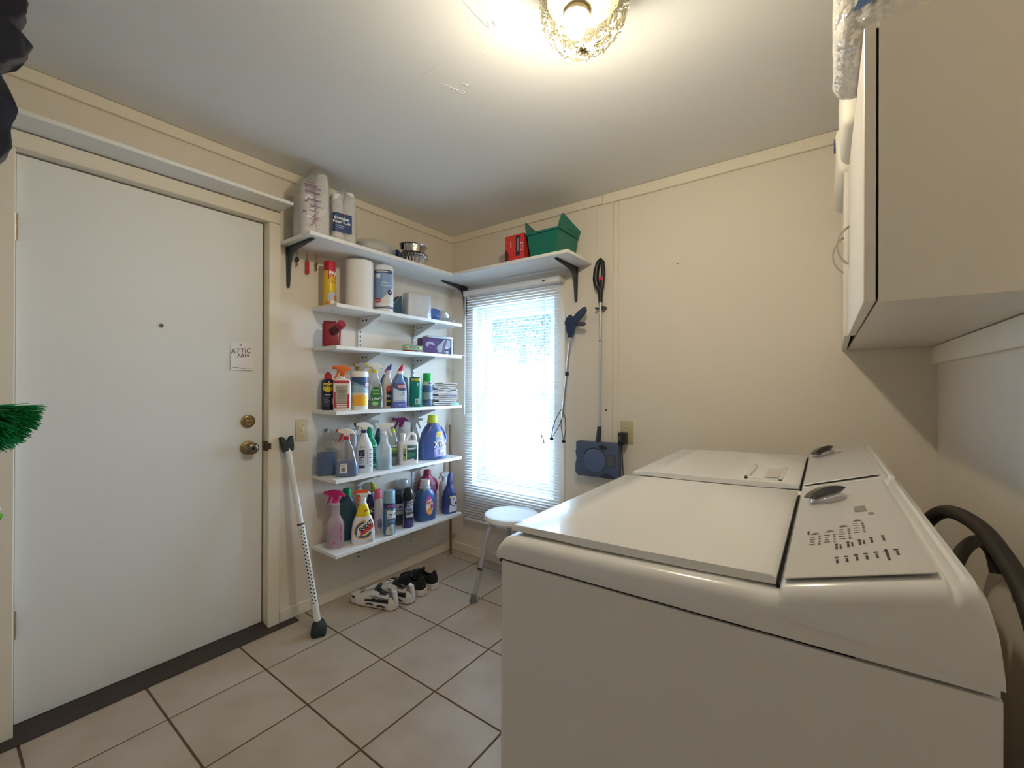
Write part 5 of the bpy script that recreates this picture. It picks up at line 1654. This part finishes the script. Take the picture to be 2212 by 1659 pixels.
# keys on hooks under the top board
keym = M('key_brass', '#8E7E5E', 0.35, 0.9)
def hook_key(y, lab, kind):
    t = thing('key_hook', lab, 'key', (0, y, 1.9505), group='keys on hooks under the top board')
    mb(brass).tube([(.014, 0, -.0005), (.014, 0, -.020), (.018, 0, -.027), (.024, 0, -.024), (.025, 0, -.016)], .0013, 6).build('hook', t)
    ring = [( .020 + .008 * cos(2 * pi * k / 14), .001 * k / 14, -.036 + .011 * sin(2 * pi * k / 14)) for k in range(15)]
    mb(galv).tube(ring, .0009, 5).build('ring', t)
    if kind == 'tag':
        mb(K('C02030')).box(.014, .022, -.004, .013, -.122, -.052, .002, 1).build('red_tag', t)
    if kind == 'fob':
        mb(M('dark_fob', '#22262A', 0.25)).ball((.020, .0, -.058), .011, .6, 1, 1.1).build('fob', t)
    if kind != 'ring':
        b = mb(keym).box(.019, .0212, -.0065, .0065, -.066, -.048, .002, 1)
        b.box(.0192, .021, -.0035, .0035, -.095, -.064)
        b.build('key', t)
hook_key(-1.183, 'key with a dark round fob, nearest the iron bracket', 'fob')
hook_key(-1.130, 'key with a bright red tag', 'tag')
hook_key(-1.077, 'plain brass key right of the red tagged key', 'key')
hook_key(-1.006, 'empty key ring on a hook above the yellow cooking spray', 'ring')

# ------------------------------------------------------------------ things on the window wall
sb = M('slate_blue_plastic', '#4A5A78', 0.45)
sd = M('dark_slate_plastic', '#2A3242', 0.45)
t = thing('cordless_sweeper', 'slate blue floor sweeper with a long pole hung on the wall', 'sweeper', (1.214, -.035, 0))
b = mb(sb)
b.prism([(-.130, .715), (-.118, .702), (.120, .704), (.131, .716), (.133, .900), (.126, .907), (-.126, .904), (-.133, .897), (-.133, .852), (-.129, .850), (-.127, .800), (-.128, .770), (-.137, .768), (-.138, .722)], -.028, .026, bev=.006, seg=2)
b.build('base', t)
b = mb(M('slate_panel', '#54648A', 0.4)).loft([(0, .070, .070), (.006, .068, .068), (.009, .060, .060)], 36)
b.xf(Matrix.Translation((-.010, -.028, .800)) @ Matrix.Rotation(radians(90), 4, 'X'))
b.build('round_cover', t)
b = mb(sd)
arc = [(-.010 + .073 * cos(radians(a)), -.0285, .800 + .073 * sin(radians(a))) for a in range(35, 156, 10)]
b.tube(arc, .0035, 6)
b.build('groove', t)
b = mb(sd).loft([(0, .024, .012), (.006, .023, .011)], 20)
b.xf(Matrix.Translation((.040, -.028, .880)) @ Matrix.Rotation(radians(12), 4, 'Y') @ Matrix.Rotation(radians(90), 4, 'X'))
b.build('release_button', t)
mb(K('55595E')).box(.060, .116, -.0295, -.027, .775, .838, .004, 1).build('warning_label', t)
b = mb(sd)
for k in range(14):
    x = .022 + k * .0068
    b.box(x, x + .003, -.0300, -.0275, .708, .716 + .018 * sin(pi * k / 13))
b.build('brush_slots', t)
b = mb(sd).tube([(-.004, -.006, .890), (.002, -.004, .930), (.006, -.002, .995)], [.016, .0135, .0115], 16)
b.build('pole_socket', t)
mb(M('painted_pole', '#C9C9C6', 0.3, 0.5)).tube([(.0065, -.002, .99), (.008, 0, 1.36), (.0085, .001, 1.72)], .0085, 16).build('pole', t)
b = mb(blackp)
for z in (1.18, 1.49):
    b.cyl((.0078, 0, z), (.0078, 0, z + .003), .0089, seg=16)
b.build('pole_joint', t)
b = mb(blackp)
b.tube([(.0085, .001, 1.712), (.0085, .0, 1.760), (.004, -.002, 1.795)], [.0115, .0135, .018], 16)
b.build('handle_neck', t)
loop = [(.004, -.002, 1.79), (-.012, -.002, 1.81), (-.020, -.002, 1.85), (-.017, -.002, 1.90), (-.004, -.002, 1.945), (.010, -.002, 1.960), (.022, -.002, 1.945), (.026, -.002, 1.90), (.024, -.002, 1.85), (.018, -.002, 1.80), (.010, -.002, 1.785)]
mb(blackp).tube(loop, [.015, .0175, .018, .0165, .0135, .0125, .0125, .0125, .012, .013, .014], 14).build('handle_grip', t)
mb(RED).box(.004, .030, -.017, .010, 1.838, 1.858, .004, 2).build('power_switch', t)
t = thing('pole_clip', 'small grey spring clip holding the sweeper pole', 'clip', (1.221, 0, 1.682))
b = mb(iron)
b.box(-.024, .030, -.020, -.0005, -.006, .006, .002, 1)
b.box(.011, .028, -.048, -.018, -.010, .008, .002, 1)
b.box(-.028, -.0125, -.046, -.018, -.005, .005, .002, 1)
b.build('clip', t)
# wall outlet with charger
t = thing('wall_outlet', 'almond wall outlet right of the sweeper', 'outlet', (1.372, 0, .968))
om = M('almond_outlet', '#BDB48E', 0.45)
mb(om).box(-.038, .038, -.006, -.0003, -.063, .063, .003, 2).build('plate', t)
for z in (.021, -.021):
    b = mb(K('C9C09A')).loft([(0, .0165, .0165, 3), (.002, .016, .016, 3)], 20)
    b.xf(Matrix.Translation((-.004, -.006, z)) @ Matrix.Rotation(radians(90), 4, 'X'))
    b.use(darkm)
    for x in (-.010, .0025):
        b.box(x - .001, x + .001, -.0086, -.008, z - .001, z + .007)
    b.box(-.0055, -.0025, -.0086, -.008, z - .010, z - .006)
    b.build('socket', t)
t = thing('charger', 'black plug-in charger with its cord hanging behind the dryer', 'charger', (1.362, -.0095, .944))
mb(blackp).box(-.022, .020, -.052, -.0002, -.042, .026, .008, 3).build('plug_body', t)
mb(K('4A4E58')).box(-.018, .0, -.0532, -.0515, -.020, .006, .001, 1).build('rating_plate', t)
mb(blackp).tube([(-.004, -.030, -.040), (-.003, -.030, -.10), (.002, -.026, -.20), (-.003, -.024, -.30), (.0, -.02, -.50), (.02, -.02, -.70)], .0026, 8).build('cord', t)

# grabber
gm_ = M('navy_grabber_plastic', '#2C3A5E', 0.4)
t = thing('reaching_grabber', 'navy handled reaching grabber hung beside the window', 'grabber', (0, -.072, 0))
b = mb(gm_).prism([(1.036, 1.518), (1.062, 1.517), (1.070, 1.545), (1.080, 1.578), (1.084, 1.600), (1.100, 1.612), (1.127, 1.636), (1.148, 1.660), (1.153, 1.672), (1.146, 1.690), (1.138, 1.690), (1.099, 1.667), (1.080, 1.645), (1.066, 1.630), (1.052, 1.652), (1.044, 1.653), (1.025, 1.636), (1.013, 1.612), (1.013, 1.598), (1.020, 1.585), (1.029, 1.565)], -.012, .012, bev=.004, seg=2)
b.build('grip', t)
mb(M('trigger_grey', '#3E4454', 0.45)).prism([(1.079, 1.607), (1.120, 1.606), (1.142, 1.602), (1.148, 1.594), (1.142, 1.582), (1.126, 1.579), (1.079, 1.586)], -.007, .007, bev=.003, seg=2).build('trigger', t)
mb(alum).tube([(1.049, 0, 1.520), (1.024, 0, 1.30), (1.002, 0, 1.10), (.994, 0, 1.04)], .0065, 12).build('shaft', t)
mb(sd).loft([(-.012, .012, .012), (.012, .012, .012)], 16).xf(Matrix.Translation((1.0245, 0, 1.300))).build('clamp_ring', t)
jm = M('jaw_steel', '#6A6E78', 0.35, 0.7)
b = mb(jm)
b.tube([(.985, 0, 1.085), (.972, -.002, 1.062), (.948, -.004, 1.018), (.932, -.006, .968), (.924, -.006, .915)], .0028, 8)
b.tube([(.990, 0, 1.030), (.978, -.002, .995), (.948, -.002, .945), (.926, -.006, .912)], .0024, 8)
b.build('jaw', t)
b = mb(jm)
b.tube([(1.000, 0, 1.075), (1.016, -.002, 1.030), (1.022, -.004, .970), (1.010, -.006, .907)], .0028, 8)
b.tube([(.990, 0, 1.030), (.987, -.002, .990), (.993, -.002, .948), (1.006, -.006, .905)], .0024, 8)
b.build('jaw', t)
for x, z in ((.924, .905), (1.007, .895)):
    mb(blackp).ball((x, -.006, z), .013, 1.0, .8, .75, 14, 10).build('suction_cup', t)
mb(galv).tube([(1.046, .0715, 1.652), (1.046, .03, 1.646), (1.046, .0, 1.645), (1.046, -.014, 1.640)], .0016, 6).build('hook', t)

# screw and marks on the plain wall
t = thing('wall_screw', 'small screw left in the plain cream wall', 'screw', (1.647, 0, 1.881))
b = mb(alum).cyl((0, -.0003, 0), (0, -.012, 0), .0022, seg=8).cyl((0, -.012, 0), (0, -.015, 0), .0055, .005, 12)
b.build('screw', t)
t = thing('wall_plug', 'small dark hole plug in the stile board beside the sweeper', 'plug', (1.247, -.0062, 1.09))
mb(blackp).cyl((0, -.0, 0), (0, -.0025, 0), .005, seg=12).build('plug', t)

# ------------------------------------------------------------------ things standing on the floor
# shower stool
t = thing('shower_stool', 'round white shower stool with grey metal legs under the window', 'stool', (.757, -.262, 0))
mb(M('white_stool_seat', '#E6E7EA', 0.35)).loft([(.424, .150, .150), (.430, .160, .160), (.438, .166, .166), (.452, .166, .166), (.461, .160, .160), (.4645, .150, .150), (.463, .10, .10), (.462, .02, .02)], 56).build('seat', t)
legm = M('stool_leg_grey', '#B4B6BA', 0.35, 0.35)
for a in (249, 10, 130):
    ca, sa = cos(radians(a)), sin(radians(a))
    b = mb(legm).tube([(ca * .085, sa * .085, .4205), (ca * .135, sa * .135, .412), (ca * .160, sa * .160, .385), (ca * .172, sa * .172, .340), (ca * .215, sa * .215, .180)], .0125, 14)
    b.use(legm).tube([(ca * .2145, sa * .2145, .182), (ca * .252, sa * .252, .030)], .0105, 14)
    l_ = b.build('leg', t)
    mb(sd).tube([(ca * .2135, sa * .2135, .186), (ca * .2165, sa * .2165, .174)], .0140, 14).build('collar', l_)
    mb(M('grey_rubber_tip', '#6A6E72', 0.7)).loft([(.0005, .024, .024), (.010, .0235, .0235), (.020, .017, .017), (.045, .0135, .0135)], 18).xf(Matrix.Translation((ca * .255, sa * .255, 0))).build('rubber_tip', l_)

# door security bar
t = thing('door_security_bar', 'white door security bar with a black fork and foot, leaning by the door', 'security bar', (0, 0, 0))
p0, p1 = Vector((.248, -1.188, .045)), Vector((.042, -1.238, .900))
dv = (p1 - p0)
wt_ = M('white_bar_enamel', '#E4E4E2', 0.25)
pj = p0 + dv * .56
mb(wt_).tube([p0, pj], .0165, 20).build('lower_tube', t)
mb(wt_).tube([pj - dv * .02, p1], .0145, 20).build('upper_tube', t)
mb(M('olive_ring', '#3A3624', 0.5)).tube([pj - dv * .004, pj + dv * .006], .0178, 20).build('joint_ring', t)
fb = M('black_green_rubber', '#1C2A26', 0.6)
b = mb(fb)
q = dv.normalized()
Mx = Matrix.Translation(p1 - q * .012) @ q.to_track_quat('Z', 'Y').to_matrix().to_4x4()
side = Mx.to_3x3().inverted() @ Vector((0, 1, 0))
ang = atan2(side.y, side.x)
fk = mb(fb).prism([(-.024, 0), (.024, 0), (.030, .026), (.032, .078), (.019, .076), (.010, .054), (0, .048), (-.010, .054), (-.019, .076), (-.032, .078), (-.030, .026)], -.014, .014, bev=.004, seg=2)
fk.xf(Mx @ Matrix.Rotation(ang, 4, 'Z'))
fk.build('fork', t)
b.bm.free()
b = mb(fb).loft([(.001, .046, .034, 4), (.014, .048, .036, 4), (.034, .042, .034, 3.4), (.058, .026, .026, 2.4), (.064, .020, .020, 2)], 28)
b.xf(Matrix.Translation((.252, -1.187, 0)) @ Matrix.Rotation(radians(-32), 4, 'Z'))
b.build('foot', t)
b = mb(darkm)
u1 = dv.cross(Vector((0, 0, 1))).normalized()
for k in range(21):
    for sgn in (0, 1):
        f_ = .12 + (k + .5 * sgn) * .0205
        base = p0 + dv * f_
        view = (Vector((2.275, -2.338, 1.2355)) - base)
        view -= q * view.dot(q)
        view = (Matrix.Rotation(radians(22 if sgn else -20), 3, q) @ view).normalized()
        b.cyl(base + view * .0158, base + view * .0169, .0038, seg=8)
o = b.build('adjustment_holes', t, 0)
o['kind'] = 'stuff'
mb(galv).tube([(.001, -1.243, .880), (.020, -1.243, .878), (.022, -1.243, .850)], .003, 8).build('wall_catch', t)

# wooden stick in the corner
t = thing('wooden_stick', 'slim brown wooden stick leaning in the corner behind the shelves', 'stick', (0, 0, 0))
mb(M('brown_stick', '#7A5E48', 0.6)).tube([(.082, -.085, .001), (.030, -.045, .935)], .0095, 12).build('stick', t)

# shoes
def shoe(lab, loc, rotz, L, mats, sneaker):
    white, dark, greyp, sole, lining, accent = mats
    t = thing('shoe', lab, 'shoe', loc, rotz, 'two pairs of shoes under the shelves')
    def w(u):
        pts = [(0, .020), (.03, .029), (.1, .034), (.25, .035), (.45, .041), (.65, .049), (.8, .047), (.92, .036), (.98, .021), (1, .010)]
        for a, b in zip(pts, pts[1:]):
            if u <= b[0]:
                return a[1] + (b[1] - a[1]) * (u - a[0]) / (b[0] - a[0])
        return pts[-1][1]
    def h(u):
        pts = [(0, .060), (.02, .085), (.05, .110), (.10, .106), (.20, .084), (.32, .084), (.42, .097), (.50, .094), (.65, .076), (.80, .060), (.92, .052), (1, .040)]
        for a, b in zip(pts, pts[1:]):
            if u <= b[0]:
                return a[1] + (b[1] - a[1]) * (u - a[0]) / (b[0] - a[0])
        return pts[-1][1]
    w0 = w
    def w(u):
        q = w0(u)
        if u < .09:
            q = max(.0015, .033 * sqrt(max(0, 1 - (1 - u / .09) ** 2)))
        if u > .86:
            q = max(.0015, .043 * sqrt(max(0, 1 - ((u - .86) / .14) ** 2)))
        return q
    sh = lambda u: .034 - .010 * u + (.010 * (u - .85) / .15 if u > .85 else 0)
    # sole
    b = mb(K('4A3024') if sneaker else K('8C877E'))
    out = [(L * (-.5 + u) * 1.025, w(u) * 1.06 + .0015) for u in [(1 - cos(pi * k / 40)) / 2 for k in range(41)]]
    ol = out + [(x, -y) for x, y in reversed(out)]
    b.prism(ol, .0005, .006, axis='z', bev=.001, seg=1)
    b.build('outsole', t)
    b = mb(sole)
    n = len(ol)
    vs_ = [(x, y, .006) for x, y in ol] + [(x, y * 1.03, sh(x / L + .5) * .6 + .006) for x, y in ol] + [(x, y * .93, sh(x / L + .5) + .004) for x, y in ol]
    b.faces(vs_, [list(range(n)), list(range(2 * n, 3 * n))] + [(r * n + k, r * n + (k + 1) % n, (r + 1) * n + (k + 1) % n, (r + 1) * n + k) for r in (0, 1) for k in range(n)])
    b.build('midsole', t, 50)
    # upper
    NU, NV = 64, 40
    b = MB()
    for m in (white, dark, greyp, lining, accent):
        b.use(m)
    rows = []
    for i in range(NU + 1):
        u = (1 - cos(pi * i / NU)) / 2
        row = []
        for j in range(NV + 1):
            a = pi * j / NV
            c, s_ = cos(a), sin(a)
            e = .75
            z0 = sh(u) - .002
            row.append(b.bm.verts.new((L * (-.5 + u) * (1 - .0 * s_) + (L * .05 * s_ * (1 - u / .09) if u < .09 else 0), w(u) * math.copysign(abs(c) ** e, c) * (1 - .30 * s_ * s_), z0 + (h(u) - z0) * abs(s_) ** .8)))
        rows.append(row)
    for i in range(NU):
        for j in range(NV):
            u, v = (1 - cos(pi * (i + .5) / NU)) / 2, (j + .5) / NV
            if ((u - .235) / .195) ** 2 + ((v - .5) / .19) ** 2 < 1:
                continue
            f = b.bm.faces.new((rows[i][j], rows[i + 1][j], rows[i + 1][j + 1], rows[i][j + 1]))
            side_ = min(v, 1 - v)
            mi_ = 0
            if sneaker:
                if u < .10:
                    mi_ = 0 if .35 < v < .65 or side_ < .16 else 2
                elif u < .34:
                    mi_ = 1 if side_ < .125 else (2 if side_ > .26 else 0)
                elif u < .46:
                    mi_ = 1 if side_ < .10 else (1 if side_ > .33 else 0)
                elif u < .70:
                    mi_ = 4 if side_ > .36 else (1 if side_ < .075 and u < .6 else 0)
                elif u < .84:
                    mi_ = 4 if side_ > .30 and u < .78 else 0
                else:
                    mi_ = 1 if side_ < .16 else 0
            else:
                mi_ = 1 if u < .94 else 2
            f.material_index = mi_
    o = b.build('upper', t, 60)
    md = o.modifiers.new('thickness', 'SOLIDIFY')
    md.thickness = .005
    md.offset = -1
    if sneaker:
        for sy in (-1, 1):
            q = mb(dark)
            for (a0, a1) in ((.16, .34), (.40, .56)):
                cl = []
                for k in range(9):
                    u = a0 + (a1 - a0) * k / 8
                    cl.append((L * (-.5 + u) * 1.025, sy * (w(u) * 1.085 + .0025), .016 + .006 * (1 - (2 * k / 8 - 1) ** 2) + (.004 if a0 > .3 else 0)))
                q.tube(cl, [.0015] + [.0045] * 7 + [.0015], 8)
            q.build('sole_insert', t)
            q = mb(greyp)
            cl = []
            for k in range(9):
                u = .10 + .40 * k / 8
                cl.append((L * (-.5 + u), sy * (w(u) * .985), sh(u) + .026 + .012 * k / 8))
            q.tube(cl, [.001] + [.0028] * 7 + [.001], 8)
            q.build('side_stripe', t)
    # dark inside
    b = mb(lining).loft([(.034, .075 * L / .3, .021, 2.4, -L * .22), (.044, .075 * L / .3, .021, 2.4, -L * .22)], 24)
    b.build('insole', t)
    # tongue
    b = mb(M('tongue_grey', '#3A3C42', 0.9) if sneaker else lining)
    b.ball((0, 0, 0), .03, .36, .80, 1.0, 18, 12)
    b.xf(Matrix.Translation((L * (-.5 + .405), 0, .098 if sneaker else .088)) @ Matrix.Rotation(radians(-28), 4, 'Y'))
    b.build('tongue', t, 60)
    b = mb(K('D8D6D4') if sneaker else K('22242A'))
    for k in range(5):
        u = .47 + k * .045
        x = L * (-.5 + u)
        zt_ = h(u) + .001
        b.tube([(x, -.022, zt_ - .010), (x + .004, -.010, zt_), (x + .006, .010, zt_), (x + .010, .022, zt_ - .010)], .0022, 6)
    if sneaker:
        b.tube([(-.020, .010, .112), (-.010, .030, .118), (.020, .034, .100), (.050, .020, .088)], .002, 6)
        b.tube([(-.020, -.010, .112), (-.020, -.034, .110), (.010, -.040, .085)], .002, 6)
    b.build('laces', t)
    if sneaker:
        b = mb(K('D9D2D4', .4)).prism([(-.5 * L - .004, .020), (-.5 * L + .014, .024), (-.5 * L + .020, .060), (-.5 * L + .014, .098), (-.5 * L + .004, .098), (-.5 * L - .002, .060)], -.012, .012, bev=.004, seg=2)
        b.build('heel_tab', t)
    return t
sn = (M('sneaker_white', '#D8D4CE', 0.6), M('sneaker_black', '#24262A', 0.5), M('sneaker_grey', '#6E6A70', 0.6), M('sneaker_midsole', '#D4CCCA', 0.5), M('shoe_lining', '#17181B', 0.9), M('sneaker_mesh', '#8C7A68', 0.8))
bs = (M('black_canvas', '#1E2127', 0.85), M('black_canvas', '#1E2127'), M('black_canvas', '#1E2127'), M('cream_rubber_sole', '#CFC9BE', 0.6), M('shoe_lining', '#17181B'), M('black_canvas', '#1E2127'))
rz = radians(180 + 14)
shoe('white and black running shoe nearest the door', (.232, -.848, 0), rz, .300, sn, True)
shoe('white and black running shoe, second shoe from the door', (.252, -.742, 0), rz - .02, .300, sn, True)
shoe('black canvas shoe beside the white running shoes', (.252, -.640, 0), rz - .03, .275, bs, False)
shoe('black canvas shoe farthest from the door', (.250, -.540, 0), rz - .06, .275, bs, False)

# ------------------------------------------------------------------ things on top of the cabinet
t = thing('paper_towel_pack', 'film wrapped pack of paper rolls overhanging the cabinet top', 'paper towels', (2.402, -1.165, 1.9005))
b = mb(M('white_paper_pack', '#E2DAD0', 0.7, bump=(25, 0.5, 0.01))).box(-.108, .120, -.118, .110, .001, .230, .030, 4)
b.build('rolls', t)
b = mb(T('shiny_film', '#F0EAE2', .35, .22, .12, bump=(38, 1.0, 0.02))).box(-.114, .126, -.124, .116, .0006, .236, .032, 3).subdiv(3).jitter(.004, 17, 30)
for v in b.bm.verts:
    v.co.z = max(v.co.z, .0003)
b.build('film', t, 60)
bq = K('5A7CAE')
b = mb(bq)
b.faces([(-.085, -.1290, .050), (-.030, -.1295, .062), (.000, -.1290, .150), (-.040, -.1285, .165)], [(0, 1, 2, 3)])
b.build('blue_print', t, 0)
t = thing('white_bundle', 'white paper bundle lying on the cabinet top behind the film wrapped pack', 'bundle', (2.42, -.82, 1.9005))
b = mb(M('white_bundle_paper', '#E4DCCE', 0.75)).box(-.112, .10, -.14, .14, .001, .20, .03, 3).subdiv(1).jitter(.006, 23, 16)
for v in b.bm.verts:
    v.co.z = max(v.co.z, .0005)
b.build('bundle', t, 60)
t = thing('white_bundle', 'white bundle with a small navy mark, farthest back on the cabinet top', 'bundle', (2.42, -.42, 1.9005))
b = mb(M('white_bundle_paper', '#E4DCCE', 0.75)).box(-.118, .10, -.22, .20, .001, .17, .035, 3).subdiv(1).jitter(.006, 25, 16)
for v in b.bm.verts:
    v.co.z = max(v.co.z, .0005)
b.build('bundle', t, 60)
mb(K('3A3A80')).box(-.1235, -.118, -.17, -.13, .110, .140).build('mark', t)

# ------------------------------------------------------------------ things at the left edge, hung near the door
nav = M('dark_navy_fabric', '#1B1C28', 0.95, bump=(350, 0.35, 0.001), sheen=.15)
t = thing('dark_jacket', 'dark navy jacket hanging at the left edge of the door', 'jacket', (.42, -2.30, 0))
def drape(poly, x0, x1, name, seed, m=nav, cuts=2):
    b = mb(m).prism(poly, x0, x1, axis='x', bev=.012, seg=2)
    bmesh.ops.triangulate(b.bm, faces=b.bm.faces[:])
    b.subdiv(cuts).jitter(.012, seed, 14)
    return b.build(name, t, 180)
drape([(-.10, 2.322), (.128, 2.322), (.130, 2.300), (.122, 2.268), (.104, 2.240), (.06, 2.225), (-.10, 2.225)], -.06, .06, 'hood', 3)
drape([(-.10, 2.235), (.095, 2.238), (.140, 2.190), (.105, 2.150), (.080, 2.105), (-.10, 2.08)], -.05, .05, 'collar_flap', 4)
drape([(-.10, 2.10), (.080, 2.095), (.098, 2.050), (.102, 1.990), (.096, 1.925), (.094, 1.880), (.078, 1.838), (-.10, 1.80)], -.06, .06, 'sleeve', 5)
mb(galv).tube([(0, -.02, 2.344), (0, -.02, 2.318)], .004, 8).build('ceiling_hook', t)

t = thing('green_brush', 'soft green bristle brush head hanging at the left edge of the picture', 'brush', (.36, -2.276, 1.168))
gbm = M('green_bristles', '#0E9A52', 0.6, noise=(28, 0.35, '#046A34'))
b = mb(gbm)
rnd = random.Random(9)
for k in range(3200):
    a = rnd.uniform(0, 2 * pi)
    e = math.asin(rnd.uniform(0.0, 1.0))
    d_ = Vector((cos(a) * cos(e), sin(a) * cos(e), -sin(e)))
    R0, R1 = .018, .150 * rnd.uniform(.9, 1.03)
    o1 = d_.orthogonal().normalized() * .0009
    o2 = d_.cross(o1).normalized() * .0009
    p, q_ = d_ * R0, d_ * R1 + Vector((rnd.gauss(0, .002), rnd.gauss(0, .002), rnd.gauss(0, .002)))
    n = [p + o1, p - o1 * .5 + o2, p - o1 * .5 - o2, q_ + o1 * 1.2, q_ - o1 * .6 + o2 * 1.2, q_ - o1 * .6 - o2 * 1.2]
    b.faces(n, [(0, 1, 4, 3), (1, 2, 5, 4), (2, 0, 3, 5), (3, 4, 5)])
b.build('bristles', t, 0)['kind'] = 'stuff'
mb(K('0B7A40')).loft([(-.022, .020, .020), (.0, .026, .026), (.010, .022, .022), (.016, .012, .012)], 20).build('head_block', t)
mb(WH).tube([(0, 0, .012), (0, -.005, .16), (0, -.012, .42)], .009, 12).build('handle', t)
t = thing('white_scraper', 'white handle with a green tip, at the left edge below the green brush', 'scraper', (.36, -2.222, 0))
mb(WH).tube([(0, -.075, .985), (0, -.03, .920), (0, .006, .868)], [.011, .010, .008], 12).build('handle', t)
mb(K('5FB23A')).tube([(0, -.045, .880), (0, -.014, .858), (0, .012, .846)], [.014, .0125, .011], 12).build('green_tip', t)
